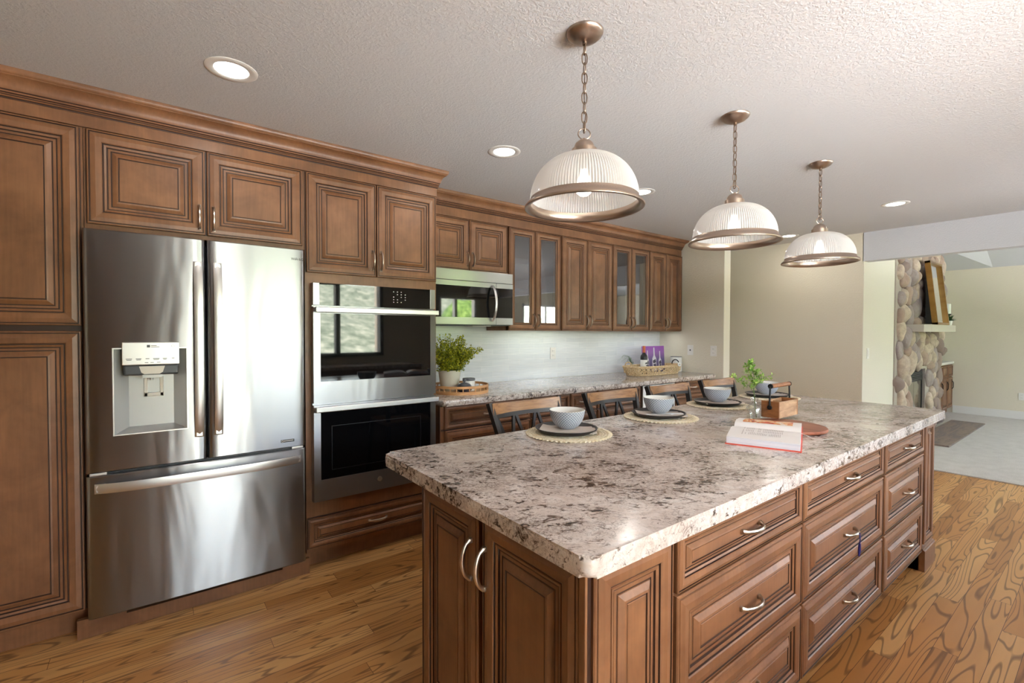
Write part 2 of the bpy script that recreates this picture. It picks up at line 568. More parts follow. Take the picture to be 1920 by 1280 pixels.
class MB:
    """collects shapes and links them as ONE mesh object"""

    def __init__(s, *mats):
        s.bm = bmesh.new()
        s.mats = list(mats)

    def quad(s, pts, m=0):
        f = s.bm.faces.new([s.bm.verts.new(p) for p in pts])
        f.material_index = m
        return f

    def box(s, x0, y0, z0, x1, y1, z1, m=0, r=0.0, seg=2, xf=None):
        vs = [s.bm.verts.new((x, y, z)) for z in (z0, z1) for y in (y0, y1) for x in (x0, x1)]
        idx = [(0, 2, 3, 1), (4, 5, 7, 6), (0, 1, 5, 4), (2, 6, 7, 3), (0, 4, 6, 2), (1, 3, 7, 5)]
        fs = []
        for q in idx:
            f = s.bm.faces.new([vs[i] for i in q])
            f.material_index = m
            fs.append(f)
        if r > 0:
            es = list({e for f in fs for e in f.edges})
            g = bmesh.ops.bevel(s.bm, geom=es, offset=r, segments=seg, profile=.6, affect='EDGES', material=-1)
            if xf:
                vs = list({v for f in g['faces'] for v in f.verts} | {v for v in vs if v.is_valid})
        if xf is not None:
            for v in vs:
                if v.is_valid:
                    v.co = xf @ v.co
        return s

    def panel(s, x0, z0, x1, z1, y, prof, k=1.0, m=0, g=1, back=True):
        """a door front: nested mitred frames following prof [(inset, height, groove)], front toward -y"""
        loops = []
        for ins, h, gr in prof:
            i = ins * k
            loops.append(([s.bm.verts.new((a, y - h * (k if h < 0 else 1), b)) for a, b in
                           ((x0 + i, z0 + i), (x1 - i, z0 + i), (x1 - i, z1 - i), (x0 + i, z1 - i))], gr))
        for (a, _), (b, gr) in zip(loops, loops[1:]):
            for q in range(4):
                f = s.bm.faces.new((a[q], a[(q + 1) % 4], b[(q + 1) % 4], b[q]))
                f.material_index = g if gr else m
        if back is not None:
            f = s.bm.faces.new(loops[-1][0])
            f.material_index = m
            f = s.bm.faces.new(loops[0][0][::-1])
            f.material_index = m
        return s

    def lathe(s, prof, seg=32, m=0, c=(0, 0, 0), ribs=0, amp=0.0, caps=True):
        rings = []
        for r, z in prof:
            ring = []
            if r < 1e-6:
                ring = [s.bm.verts.new((c[0], c[1], c[2] + z))]
            else:
                for i in range(seg):
                    a = 2 * PI * i / seg
                    rr = r * (1 + (amp if (ribs and i % 2) else 0))
                    ring.append(s.bm.verts.new((c[0] + rr * math.cos(a), c[1] + rr * math.sin(a), c[2] + z)))
            rings.append(ring)
        for a, b in zip(rings, rings[1:]):
            if len(a) == 1 and len(b) == 1:
                continue
            for i in range(seg):
                j = (i + 1) % seg
                if len(a) == 1:
                    f = s.bm.faces.new((a[0], b[j], b[i]))
                elif len(b) == 1:
                    f = s.bm.faces.new((a[i], a[j], b[0]))
                else:
                    f = s.bm.faces.new((a[i], a[j], b[j], b[i]))
                f.material_index = m
        if caps:
            for ring in (rings[0], rings[-1]):
                if len(ring) > 2:
                    f = s.bm.faces.new(ring if ring is rings[-1] else ring[::-1])
                    f.material_index = m
        return s

    def tube(s, pts, r, seg=8, m=0, closed=False, flat=1.0, up=None):
        """round (or flattened) bar along a path; r a number or a list"""
        pts = [Vector(p) for p in pts]
        n = len(pts)
        rs = r if isinstance(r, (list, tuple)) else [r] * n
        rings = []
        N = None
        for i, p in enumerate(pts):
            if closed:
                t = pts[(i + 1) % n] - pts[i - 1]
            else:
                t = pts[min(i + 1, n - 1)] - pts[max(i - 1, 0)]
            if t.length < 1e-9:
                t = Vector((0, 0, 1))
            t.normalize()
            if N is None:
                ref = Vector(up) if up is not None else (Vector((0, 0, 1)) if abs(t.z) < .9 else Vector((1, 0, 0)))
                N = t.cross(ref).normalized()
            N = (N - t * N.dot(t))
            if N.length < 1e-6:
                N = t.orthogonal()
            N.normalize()
            B = t.cross(N)
            ring = []
            for k in range(seg):
                a = 2 * PI * (k + .5) / seg
                ring.append(s.bm.verts.new(p + N * math.cos(a) * rs[i] + B * math.sin(a) * rs[i] * flat))
            rings.append(ring)
        rng = range(n if closed else n - 1)
        for i in rng:
            a, b = rings[i], rings[(i + 1) % n]
            for k in range(seg):
                f = s.bm.faces.new((a[k], a[(k + 1) % seg], b[(k + 1) % seg], b[k]))
                f.material_index = m
        if not closed:
            s.bm.faces.new(rings[0][::-1]).material_index = m
            s.bm.faces.new(rings[-1]).material_index = m
        return s

    def bar(s, a, b, w, d, m=0, up=(0, 0, 1)):
        """rectangular bar from a to b, w across, d deep"""
        a, b = Vector(a), Vector(b)
        t = (b - a).normalized()
        N = t.cross(Vector(up))
        if N.length < 1e-6:
            N = t.orthogonal()
        N.normalize()
        B = N.cross(t)
        vs = [s.bm.verts.new(p + N * x * w / 2 + B * y * d / 2) for p in (a, b) for x, y in ((-1, -1), (1, -1), (1, 1), (-1, 1))]
        for q in ((3, 2, 1, 0), (4, 5, 6, 7), (0, 1, 5, 4), (1, 2, 6, 5), (2, 3, 7, 6), (3, 0, 4, 7)):
            s.bm.faces.new([vs[i] for i in q]).material_index = m
        return s

    def prism(s, pts, axis, a, b, m=0):
        """extrude a closed 2-D outline along an axis"""
        def P(u, v, w):
            return {'x': (w, u, v), 'y': (u, w, v), 'z': (u, v, w)}[axis]
        A = [s.bm.verts.new(P(u, v, a)) for u, v in pts]
        B = [s.bm.verts.new(P(u, v, b)) for u, v in pts]
        n = len(pts)
        s.bm.faces.new(A[::-1]).material_index = m
        s.bm.faces.new(B).material_index = m
        for i in range(n):
            s.bm.faces.new((A[i], A[(i + 1) % n], B[(i + 1) % n], B[i])).material_index = m
        return s

    def build(s, name, parent=None, smooth=35, loc=None):
        bmesh.ops.recalc_face_normals(s.bm, faces=s.bm.faces)
        me = bpy.data.meshes.new(name)
        s.bm.to_mesh(me)
        s.bm.free()
        for mt in s.mats:
            me.materials.append(MAT[mt] if isinstance(mt, str) else mt)
        if smooth:
            me.polygons.foreach_set('use_smooth', [True] * len(me.polygons))
            me.set_sharp_from_angle(angle=math.radians(smooth))
        o = bpy.data.objects.new(name, me)
        COL.objects.link(o)
        if parent is not None:
            o.parent = parent
        if loc is not None:
            o.location = loc
        return o


def tag(o, label, cat, group=None):
    o['label'] = label
    o['category'] = cat
    if group:
        o['group'] = group
    return o


def thing(name, label, cat, loc=(0, 0, 0), rotz=0.0, group=None):
    o = bpy.data.objects.new(name, None)
    o.empty_display_size = .1
    COL.objects.link(o)
    o.location = loc
    o.rotation_euler = (0, 0, rotz)
    return tag(o, label, cat, group)


def struct(o):
    o['kind'] = 'structure'
    return o


def dup(root, loc, rotz=None, label=None):
    """copy of a thing with copies of its parts and their sub-parts"""
    def cp(o, parent):
        c = o.copy()
        COL.objects.link(c)
        c.parent = parent
        for ch in list(o.children):
            cp(ch, c)
        return c
    r = cp(root, None)
    r.location = loc
    if rotz is not None:
        r.rotation_euler = (0, 0, rotz)
    if label:
        r['label'] = label
    return r


# ------------------------------------------------------------------ the setting
def wall_with_hole(name, y0, y1, x0, x1, z1, hole, mat='wall'):
    b = MB(mat)
    hx0, hx1, hz0, hz1 = hole
    b.box(x0, y0, 0, hx0, y1, z1).box(hx1, y0, 0, x1, y1, z1).box(hx0, y0, 0, hx1, y1, hz0).box(hx0, y0, hz1, hx1, y1, z1)
    return struct(b.build(name, smooth=0))


XW, YW = 6.0, 3.49          # dining-side wall face, cabinet wall face
struct(MB('floor').box(-1.7, -5.1, -.1, 6.16, 4.7, 0).build('floor', smooth=0))
struct(MB('carpet').box(6.16, -3.3, -.1, 11.1, 3.0, .012, r=.008).build('floor_carpet', smooth=0))
struct(MB('ceiling').box(-1.7, -5.1, CEIL, 6.0, 4.7, CEIL + .12).build('ceiling', smooth=0))
# living room ceiling: flat strip by the far wall, then rising toward the kitchen
b = MB('ceiling')
b.prism([(11.1, 2.44), (10.88, 2.44), (6.13, 4.3), (6.13, 4.42), (11.1, 2.56)], 'y', -3.3, 1.35)
b.quad([(10.88, 1.35, 2.44), (6.13, 1.35, 4.3), (6.13, 3.0, 3.4), (10.88, 1.95, 2.44)])
b.quad([(10.88, 1.95, 2.44), (6.13, 3.0, 3.4), (10.88, 3.0, 2.44)])
struct(b.build('ceiling_vault', smooth=0))
struct(MB('wall').box(-1.7, YW, 0, 5.07, YW + .12, CEIL).build('wall_back', smooth=0))
struct(MB('tile').box(1.50, YW - .008, .914, 4.94, YW + .001, 1.44).build('wall_backsplash', smooth=0))
b = MB('wall', 'wall_light')
b.box(4.94, 2.675, 0, 5.07, YW + .001, CEIL)
b.box(4.942, 2.67, 0, 5.068, 2.676, CEIL, 1)
struct(b.build('wall_end', smooth=0))
struct(MB('wall').box(4.94, 4.55, 0, 6.14, 4.7, CEIL).box(4.94, YW + .12, 0, 5.07, 4.55, CEIL).build('wall_hall', smooth=0))
b = MB('wall')
b.box(XW, 1.715, 0, XW + .13, 4.6, 4.45)
struct(b.build('wall_dining', smooth=0))
b = MB('ceiling')
b.box(XW, -3.2, 2.127, XW + .13, 1.72, 4.45)
struct(b.build('wall_header', smooth=0))
struct(MB('wall_light').box(XW + .004, 1.709, 0, 7.09, 1.86, 4.4).build('wall_jamb', smooth=0))
struct(MB('wall').box(10.88, -3.3, 0, 11.0, 3.1, 2.56).build('wall_far', smooth=0))
struct(MB('wall').box(6.1, 2.45, 0, 11.0, 2.6, 4.45).build('wall_living', smooth=0))
struct(MB('wall').box(-1.75, -1.3, 0, -1.6, 3.6, CEIL).build('wall_left', smooth=0))
x0, x1, z0, z1, y = WIN['sink']
b = MB('wall')
dx0, dx1, dz0, dz1, _ = WIN['door']
b.box(-1.7, y - .13, 0, dx0, y, CEIL).box(dx1, y - .13, 0, x0, y, CEIL).box(x1, y - .13, 0, 3.2, y, CEIL)
b.box(dx0, y - .13, 0, dx1, y, dz0).box(dx0, y - .13, dz1, dx1, y, CEIL).box(x0, y - .13, 0, x1, y, z0).box(x0, y - .13, z1, x1, y, CEIL)
struct(b.build('wall_sink', smooth=0))
struct(MB('wall').box(3.07, -2.3, 0, 3.2, -1.28, CEIL).build('wall_return', smooth=0))
x0, x1, z0, z1, y = WIN['dining']
wall_with_hole('wall_nook', y - .13, y, 3.07, 6.13, CEIL, (x0, x1, z0, z1))
struct(MB('wall').box(6.13, -3.3, 0, 6.16, -2.3, CEIL).build('wall_nook_end', smooth=0))
x0, x1, z0, z1, y = WIN['living']
wall_with_hole('wall_lounge', y - .13, y, 6.13, 11.0, 4.4, (x0, x1, z0, z1))
struct(MB('paint_white').box(10.866, -3.2, .012, 10.881, 1.80, .135, r=.004).build('baseboard_far', smooth=0))


def window_frame(name, w, mull, mat):
    x0, x1, z0, z1, y = w
    b = MB(mat)
    t = .05
    b.box(x0, y - .1, z0, x0 + t, y + .02, z1).box(x1 - t, y - .1, z0, x1, y + .02, z1)
    b.box(x0, y - .1, z0, x1, y + .03, z0 + t).box(x0, y - .1, z1 - t, x1, y + .02, z1)
    for mx in mull:
        b.box(mx - .03, y - .09, z0, mx + .03, y + .01, z1)
    return struct(b.build(name, smooth=0))


MAT['dark_frame'] = plain('dark_window_frame', (44, 36, 32), .5)
window_frame('window_1', WIN['sink'], (2.05,), 'dark_frame')
struct(MB('cab').box(-1.6, -1.15, 0, .24, -1.08, 2.3).build('unseen_tall_cabinet', smooth=0))  # unseen tall cabinet, added to darken the reflection in the refrigerator door
struct(MB('cab', 'granite_back').box(.86, -1.15, 0, 3.05, -.60, .874).box(.84, -1.15, .874, 3.07, -.57, .914, 1).build('unseen_sink_counter', smooth=0))  # unseen base cabinets and counter under the sink window
window_frame('door_1', WIN['door'], (), 'paint_white')
window_frame('window_2', WIN['dining'], (5.0,), 'paint_white')
window_frame('window_3', WIN['living'], (8.4,), 'paint_white')

# hillside and hedge seen only as reflections in the glass and steel
b = MB('hill')
random.seed(4)
gx, gy = 26, 18
grid = [[b.bm.verts.new((-40 + i * 4.4, -24 - j * 4.2, -3.0 + j * .95 + random.uniform(-.5, .5) * (1 + j * .15))) for i in range(gx)] for j in range(gy)]
for j in range(gy - 1):
    for i in range(gx - 1):
        b.bm.faces.new((grid[j][i], grid[j][i + 1], grid[j + 1][i + 1], grid[j + 1][i]))
struct(b.build('hill', smooth=60))

b = MB('hedge')
random.seed(6)
for i in range(14):
    g = bmesh.ops.create_icosphere(b.bm, subdivisions=2, radius=1.0)
    cx_, cy_, cz_, r_ = 7.3 + i * .17 + random.uniform(-.1, .1), -6.8 + random.uniform(-.3, .3), random.uniform(.4, 2.2), random.uniform(.4, .7)
    for v in g['verts']:
        v.co = Vector((cx_, cy_, cz_)) + v.co * r_ * random.uniform(.82, 1.15)
struct(b.build('hedge', smooth=60))

# ------------------------------------------------------------------ cabinet parts
# (inset, height above the carcass front, dark glazed groove)
DOOR = [(0, 0, 0), (0, .016, 0), (.003, .0195, 0), (.007, .020, 0), (.0085, .0170, 1), (.0115, .0170, 1), (.013, .0195, 0), (.030, .0225, 0), (.050, .0205, 0),
        (.0535, .0180, 0), (.055, .0140, 1), (.0585, .0140, 1), (.060, .0165, 0), (.068, .0135, 0), (.0695, .0095, 1), (.0730, .0095, 1), (.074, .0105, 0), (.082, .0105, 0),
        (.083, .0090, 1), (.0865, .0090, 1), (.0875, .0110, 0), (.102, .0185, 0), (.108, .0195, 0), (.1095, .0170, 1), (.1125, .0170, 1), (.114, .0185, 0)]
GLASS = [(0, 0, 0), (0, .016, 0), (.003, .0195, 0), (.007, .020, 0), (.0085, .0170, 1), (.0115, .0170, 1), (.013, .0195, 0), (.030, .0220, 0), (.044, .0205, 0),
         (.047, .0180, 0), (.0485, .0140, 1), (.052, .0140, 1), (.054, .0165, 0), (.061, .0135, 0), (.0625, .0095, 1), (.066, .009, 1), (.068, .009, 0), (.068, .0, 0)]


def handle(parent, x, z, y, length=.11, vert=True, name='handle'):
    """arched bar pull with flared feet, standing on the plane y"""
    b = MB('nickel')
    n = 15
    pts, rs = [], []
    for i in range(n):
        t = i / (n - 1)
        u = (t - .5) * length
        out = .006 + .026 * (math.sin(PI * t) ** .55)
        pts.append((u, out))
        rs.append(.0042 + .0016 * math.sin(PI * t) + (.0022 if i in (0, n - 1) else 0))
    P = [(x, y - o, z + u) if vert else (x + u, y - o, z) for u, o in pts]
    b.tube(P, rs, 8, 0, flat=1.35)
    for e in (-1, 1):
        u = e * length * .5
        if vert:
            b.box(x - .0065, y - .008, z + u - .007, x + .0065, y, z + u + .007, r=.002)
        else:
            b.box(x + u - .007, y - .008, z - .0065, x + u + .007, y, z + .0065, r=.002)
    return b.build(name, parent, 50)


def door(parent, x0, x1, z0, z1, hx=None, hz=None, name='door', hl=.11, vert=True, y=0.0):
    k = min(1.0, min(x1 - x0, z1 - z0) * .41 / .114)
    b = MB('cab', 'glaze_and_gap_shade')
    b.panel(x0, z0, x1, z1, y, DOOR, k)
    d = b.build(name, parent, 0)
    if hx is not None:
        handle(d, hx, hz, y - (.0205 if vert else .018), hl, vert)
    return d


def drawer(parent, x0, x1, z0, z1, y=0.0, hl=.11, hz=None, name='drawer'):
    return door(parent, x0, x1, z0, z1, (x0 + x1) / 2, (z0 + z1) / 2 if hz is None else hz, name, hl, False, y)


def glass_door(parent, x0, x1, z0, z1, hx, hz):
    b = MB('cab', 'glaze_and_gap_shade')
    b.panel(x0, z0, x1, z1, 0, GLASS, 1.0, back=None)
    d = b.build('door', parent, 0)
    MB('pane').box(x0 + .064, -.010, z0 + .064, x1 - .064, -.006, z1 - .064).build('pane', d, 0)
    handle(d, hx, hz, -.0205, .10)
    return d


def carcass(parent, w, d, z0, z1, toe=0.0, mat='cab', open_front=False, gaps=()):
    """box body standing behind its doors; local x 0..w, y 0..d"""
    b = MB(mat, 'glaze_and_gap_shade')
    for g0, h0, g1, h1 in gaps:       # dark strips painted in for the shade between neighbouring doors and drawers
        b.box(g0, -.0012, h0, g1, .01, h1, 1)
    if open_front:
        t = .018
        b.box(0, 0, z0, t, d, z1).box(w - t, 0, z0, w, d, z1).box(t, 0, z0, w - t, d, z0 + t).box(t, 0, z1 - t, w - t, d, z1)
        b.box(t, d - .01, z0 + t, w - t, d, z1 - t)
        b.box(0, 0, z0, .03, .02, z1).box(w - .03, 0, z0, w, .02, z1)
    else:
        b.box(0, 0, z0, w, d, z1)
    o = b.build('body', parent, 0)
    if toe:
        MB('glaze_and_gap_shade' if mat is None else 'cab').box(0.0, toe, 0, w, d, z0).build('toe_kick', parent, 0)
    return o


YT = 2.82        # carcass front of the tall cabinets
YU = 3.17        # carcass front of the wall cabinets
YB = 2.775       # carcass front of the base cabinets
ZT = 2.262       # door tops

# pantry cabinet, mostly out of the frame
t = thing('pantry_cabinet', 'tall glazed brown pantry cabinet with upper and lower raised panel doors beside the refrigerator', 'cabinet', (-.80, YT, 0))
carcass(t, .56, .66, .11, 2.30, .065, gaps=[(.006, 1.366, .548, 1.391), (.548, .12, .552, 2.262)])
door(t, .006, .548, 1.391, ZT)
door(t, .006, .548, .123, 1.366)

# cabinet over the refrigerator
t = thing('refrigerator_cabinet', 'wide two-door wooden cabinet above the steel refrigerator', 'cabinet', (-.238, YT, 0))
carcass(t, .918, .66, 1.825, 2.30, gaps=[(.4505, 1.846, .4585, 2.262), (.006, 1.846, .010, 2.262), (.904, 1.846, .908, 2.262)])
door(t, .010, .4505, 1.846, ZT, .425, 1.93)
door(t, .4585, .904, 1.846, ZT, .485, 1.93)

# tall oven cabinet with its drawer
t = thing('oven_cabinet', 'tall wooden oven housing with two doors above and one drawer below the double oven', 'cabinet', (.682, YT, 0))
b = MB('cab', 'glaze_and_gap_shade')
w = .827
b.box(.408, -.0012, 1.702, .414, .005, 2.262, 1).box(.002, -.0012, 1.700, .006, .005, 2.262, 1).box(.004, -.0012, .297, .822, .005, .302, 1)  # dark strips paint shade into the door and drawer gaps
b.box(0, 0, .10, .036, .66, 2.30).box(w - .02, 0, .10, w, .66, 2.30)
b.box(.036, 0, 1.63, w - .02, .66, 2.30).box(.036, 0, .10, w - .02, .66, .39).box(.036, .60, .39, w - .02, .66, 1.63)
b.build('body', t, 0)
MB('cab').box(0, .065, 0, w, .66, .10).build('toe_kick', t, 0)
door(t, .006, .408, 1.702, ZT, .385, 1.80)
door(t, .414, .821, 1.702, ZT, .438, 1.80)
drawer(t, .004, .822, .128, .297)

# refrigerator
FX0, FX1, FY = -.240, .661, 2.735
t = thing('refrigerator', 'stainless steel french door refrigerator with water dispenser and bottom freezer drawer', 'refrigerator', (FX0, FY, 0))
w = FX1 - FX0
MB('steel_dark').box(.006, .075, .09, w - .006, .70, 1.79, r=.004).build('body', t, 0)
mid = .4475
DX0, DX1, DZ0, DZ1 = .098, .366, .903, 1.287


def fridge_front(b, x0, x1, z0, z1, hole=None, m=0):
    """slightly bowed steel door front, rounded at its upright edges"""
    n = 18
    prof = []
    for i in range(n + 1):
        u = i / n
        x = x0 + (x1 - x0) * u
        e = min(u, 1 - u) * (x1 - x0)
        yy = .016 * (1 - math.sin(min(1, e / .016) * PI / 2)) - .004 * math.sin(PI * x / w)
        prof.append((x, yy))
    return prof


def bowed_door(name, x0, x1, z0, z1, hole=None):
    b = MB('steel', 'steel_dark')
    xs = [x0, x0 + .002, x0 + .005, x0 + .009, x0 + .016]
    k = 12
    xs += [x0 + .016 + (x1 - x0 - .032) * i / k for i in range(1, k)]
    xs += [x1 - .016, x1 - .009, x1 - .005, x1 - .002, x1]
    if hole:
        xs = sorted(set([x for x in xs if not (abs(x - hole[0]) < .012 or abs(x - hole[1]) < .012)] + [hole[0], hole[1]]))
    zs = [z0, z0 + .004, z1 - .004, z1] if not hole else [z0, z0 + .004, hole[2], hole[3], z1 - .004, z1]

    def yy(x, z):
        e = min(x - x0, x1 - x)
        r = .016
        d = max(0, r - e)
        f = r - math.sqrt(max(0, r * r - d * d))
        ez = min(z - z0, z1 - z)
        f += .004 if ez < .002 else 0
        return f - .006 * math.sin(PI * x / w)
    V = [[b.bm.verts.new((x, yy(x, z), z)) for x in xs] for z in zs]
    Bk = [[b.bm.verts.new((x, .062, z)) for x in (x0, x1)] for z in (z0, z1)]
    for j in range(len(zs) - 1):
        for i in range(len(xs) - 1):
            if hole and hole[0] - 1e-6 <= xs[i] and xs[i + 1] <= hole[1] + 1e-6 and hole[2] - 1e-6 <= zs[j] and zs[j + 1] <= hole[3] + 1e-6:
                continue
            b.bm.faces.new((V[j][i], V[j][i + 1], V[j + 1][i + 1], V[j + 1][i]))
    b.bm.faces.new([v for v in V[-1]] + [Bk[1][1], Bk[1][0]])
    b.bm.faces.new([v for v in V[0]][::-1] + [Bk[0][0], Bk[0][1]])
    b.bm.faces.new([r[0] for r in V][::-1] + [Bk[0][0], Bk[1][0]][::1])
    b.bm.faces.new([r[-1] for r in V] + [Bk[1][1], Bk[0][1]])
    return b.build(name, t, 40)


dl = bowed_door('door', .0, mid - .003, .742, 1.812, (DX0, DX1, DZ0, DZ1))
dr = bowed_door('door', mid + .003, w, .742, 1.812)
fz = bowed_door('freezer_drawer', .0, w, .098, .728)
MB('black').box(.02, .03, .7275, w - .02, .07, .7425).build('gasket', t, 0)
for hx in (.012, w - .07):
    MB('steel_smooth').box(hx, .004, .729, hx + .058, .05, .7405, r=.002).build('hinge', t, 0)


def fridge_handle(parent, path, wd, th, m='steel_smooth'):
    """flat bowed strap handle"""
    b = MB(m)
    b.tube(path, wd, 10, 0, flat=th)
    return b.build('handle', parent, 50)


for d, hx in ((dl, mid - .034), (dr, mid + .046)):
    b = MB('steel_smooth')
    z0, z1 = .856, 1.702
    n = 20
    hw = .018
    L, R_, LB, RB = [], [], [], []
    for i in range(n + 1):
        u = i / n
        z = z0 + (z1 - z0) * u
        out = -.018 - .040 * (1 - (2 * u - 1) ** 4)
        L.append(b.bm.verts.new((hx - hw, out + .004, z))); R_.append(b.bm.verts.new((hx + hw, out + .004, z)))
        LB.append(b.bm.verts.new((hx - hw, out + .015, z))); RB.append(b.bm.verts.new((hx + hw, out + .015, z)))
    C_ = [b.bm.verts.new((hx, v.co.y - .005, v.co.z)) for v in L]
    for i in range(n):
        b.bm.faces.new((L[i], C_[i], C_[i + 1], L[i + 1])); b.bm.faces.new((C_[i], R_[i], R_[i + 1], C_[i + 1]))
        b.bm.faces.new((R_[i], RB[i], RB[i + 1], R_[i + 1])); b.bm.faces.new((RB[i], LB[i], LB[i + 1], RB[i + 1])); b.bm.faces.new((LB[i], L[i], L[i + 1], LB[i + 1]))
    b.bm.faces.new((L[0], LB[0], RB[0], R_[0], C_[0])); b.bm.faces.new((L[n], C_[n], R_[n], RB[n], LB[n]))
    for z in (z0 + .006, z1 - .03):
        b.box(hx - .012, -.024, z, hx + .012, .004, z + .024)
    b.build('handle', d, 50)
# freezer handle: a long shallow bow
b = MB('steel_smooth')
n = 24
rows = []
for i in range(n + 1):
    u = i / n
    x = .030 + (w - .060) * u
    out = -.020 - .042 * (1 - (2 * u - 1) ** 4)
    rows.append([b.bm.verts.new(p) for p in ((x, out + .014, .660), (x, out, .656), (x, out - .004, .678), (x, out, .698), (x, out + .014, .695))])
for a, c in zip(rows, rows[1:]):
    for q in range(5):
        b.bm.faces.new((a[q], a[(q + 1) % 5], c[(q + 1) % 5], c[q]))
b.bm.faces.new(rows[0][::-1]); b.bm.faces.new(rows[-1])
for x in (.036, w - .066):
    b.box(x, -.026, .664, x + .03, .004, .692)
b.build('handle', fz, 50)
# water dispenser
b = MB('steel_dull', 'steel_dark', 'steel_smooth')
cx = (DX0 + DX1) / 2
b.quad([(DX0, -.003, DZ0), (DX0 + .05, .058, DZ0 + .022), (DX0 + .05, .058, DZ1), (DX0, -.003, DZ1)], 0)
b.quad([(DX1, -.003, DZ0), (DX1, -.003, DZ1), (DX1 - .05, .058, DZ1), (DX1 - .05, .058, DZ0 + .022)], 0)
b.quad([(DX0 + .05, .058, DZ0 + .022), (DX1 - .05, .058, DZ0 + .022), (DX1 - .05, .058, DZ1), (DX0 + .05, .058, DZ1)], 0)
b.quad([(DX0, -.003, DZ0), (DX1, -.003, DZ0), (DX1 - .05, .058, DZ0 + .022), (DX0 + .05, .058, DZ0 + .022)], 2)
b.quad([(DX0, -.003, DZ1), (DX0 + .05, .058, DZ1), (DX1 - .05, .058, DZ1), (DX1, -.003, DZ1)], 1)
for q in ((DX0 - .004, DZ0 - .004, DX1 + .004, DZ0 + .001), (DX0 - .004, DZ1 - .001, DX1 + .004, DZ1 + .004)):
    b.box(q[0], -.009, q[1], q[2], .004, q[3], 2)
for q in ((DX0 - .004, DX0 + .001), (DX1 - .001, DX1 + .004)):
    b.box(q[0], -.009, DZ0, q[1], .004, DZ1, 2)
b.build('dispenser_recess', dl, 0)
b = MB('steel_smooth', 'steel_dark', 'mark_dark')
b.box(.127, -.020, 1.213, .337, .05, 1.316, r=.003)
b.box(.131, -.012, 1.165, .333, .06, 1.213, 1, r=.008)
b.box(.216, -.0208, 1.292, .228, -.0195, 1.304, 2).box(.231, -.0208, 1.299, .252, -.0195, 1.3015, 2).box(.231, -.0208, 1.293, .262, -.0195, 1.2955, 2)
for x, l in ((.141, .022), (.176, .020), (.211, .014), (.238, .024), (.274, .016), (.308, .010)):
    b.box(x, -.0208, 1.2395, x + l, -.0195, 1.2425, 2)
    if l > .015:
        b.box(x + .002, -.0208, 1.2345, x + l - .002, -.0195, 1.237, 2)
for x in (.208, .228, .252):
    b.box(x, -.0208, 1.222, x + .013, -.0195, 1.2245, 2)
b.tube([(.313 + .006 * math.cos(a), -.0203, 1.298 + .005 * math.sin(a)) for a in [2 * PI * i / 12 for i in range(12)]], .0008, 4, 2, True)
b.build('dispenser_panel', dl, 0)
b = MB('white_plastic', 'steel_dull')
b.prism([(.187, 1.206), (.282, 1.206), (.274, 1.178), (.262, 1.170), (.206, 1.170), (.195, 1.178)], 'y', -.016, .05)
b.prism([(.195, 1.178), (.274, 1.178), (.270, 1.152), (.200, 1.152)], 'y', -.008, .045, 1)
b.lathe([(.007, 0), (.007, .012)], 10, 1, (.232, .02, 1.140))
b.build('dispenser_spout', dl, 0)
b = MB('white_plastic')
b.box(.203, .050, 1.060, .217, .066, 1.152, r=.002).box(.263, .050, 1.060, .277, .066, 1.152, r=.002).box(.203, .050, 1.060, .277, .066, 1.078, r=.002)
b.box(.217, .060, 1.078, .263, .072, 1.152)
b.build('dispenser_lever', dl, 0)
# brand-like lettering and sticker marks
def text_part(txt, size, parent, loc, mat, rot=(PI / 2, 0, 0), align='LEFT', name='lettering', ext=.0004):
    c = bpy.data.curves.new(name, 'FONT')
    c.body = txt
    c.size = size
    c.extrude = ext
    c.align_x = align
    c.materials.append(MAT[mat])
    tmp = bpy.data.objects.new(name, c)
    COL.objects.link(tmp)
    me = bpy.data.meshes.new_from_object(tmp.evaluated_get(bpy.context.evaluated_depsgraph_get()))
    bpy.data.objects.remove(tmp)
    o = bpy.data.objects.new(name, me)
    COL.objects.link(o)
    o.parent = parent
    o.location = loc
    o.rotation_euler = rot
    return o


text_part('WiFi LG', .018, dr, (.832, -.0025, 1.752), 'mark_dark')
b = MB('black', 'mark_light')
b.box(.776, -.0042, .773, .842, -.0015, .787)
b.box(.7785, -.0047, .7755, .787, -.004, .7845, 1).box(.780, -.0050, .777, .7855, -.0045, .783)
for i in range(9):
    b.box(.790 + i * .0054, -.0047, .7775, .7932 + i * .0054, -.004, .7828, 1)
b.build('warranty_sticker', dr, 0)
# plinth under the refrigerator
b = MB('cab')
b.box(FX0 - .04, 2.790, 0, FX1 + .03, 2.812, .062)
b.box(FX0 - .04, 2.790, .062, FX0 + .13, 2.812, .085)
b.box(FX1 - .11, 2.790, .062, FX1 + .03, 2.812, .085)
o = b.build('kick_board', None, 0)
tag(o, 'brown kick board on the floor under the steel refrigerator', 'kick board')

# double wall oven
OX0, OX1, OY = .712, 1.477, 2.782
t = thing('double_oven', 'stainless steel double wall oven with dark glass doors', 'oven', (OX0, OY, 0))
w = OX1 - OX0
b = MB('steel', 'black')
b.box(.0, .010, .398, w, .0375, 1.642)
b.box(.03, .0375, .42, w - .03, .55, 1.62, 1)
b.build('body', t, 0)
b = MB('steel_trim', 'oven_glass', 'mark_light')
b.box(0, -.012, 1.516, .036, .010, 1.642, 0, r=.002).box(w - .036, -.012, 1.516, w, .010, 1.642, 0, r=.002)
b.box(.036, -.010, 1.516, w - .036, .010, 1.642, 1)
for i, x in enumerate((.475, .500, .525, .552)):
    for j in range(5):
        if (i + j) % 4 != 3:
            b.box(x, -.0106, 1.548 + j * .016, x + .006, -.0098, 1.553 + j * .016, 2)
b.build('control_panel', t, 0)


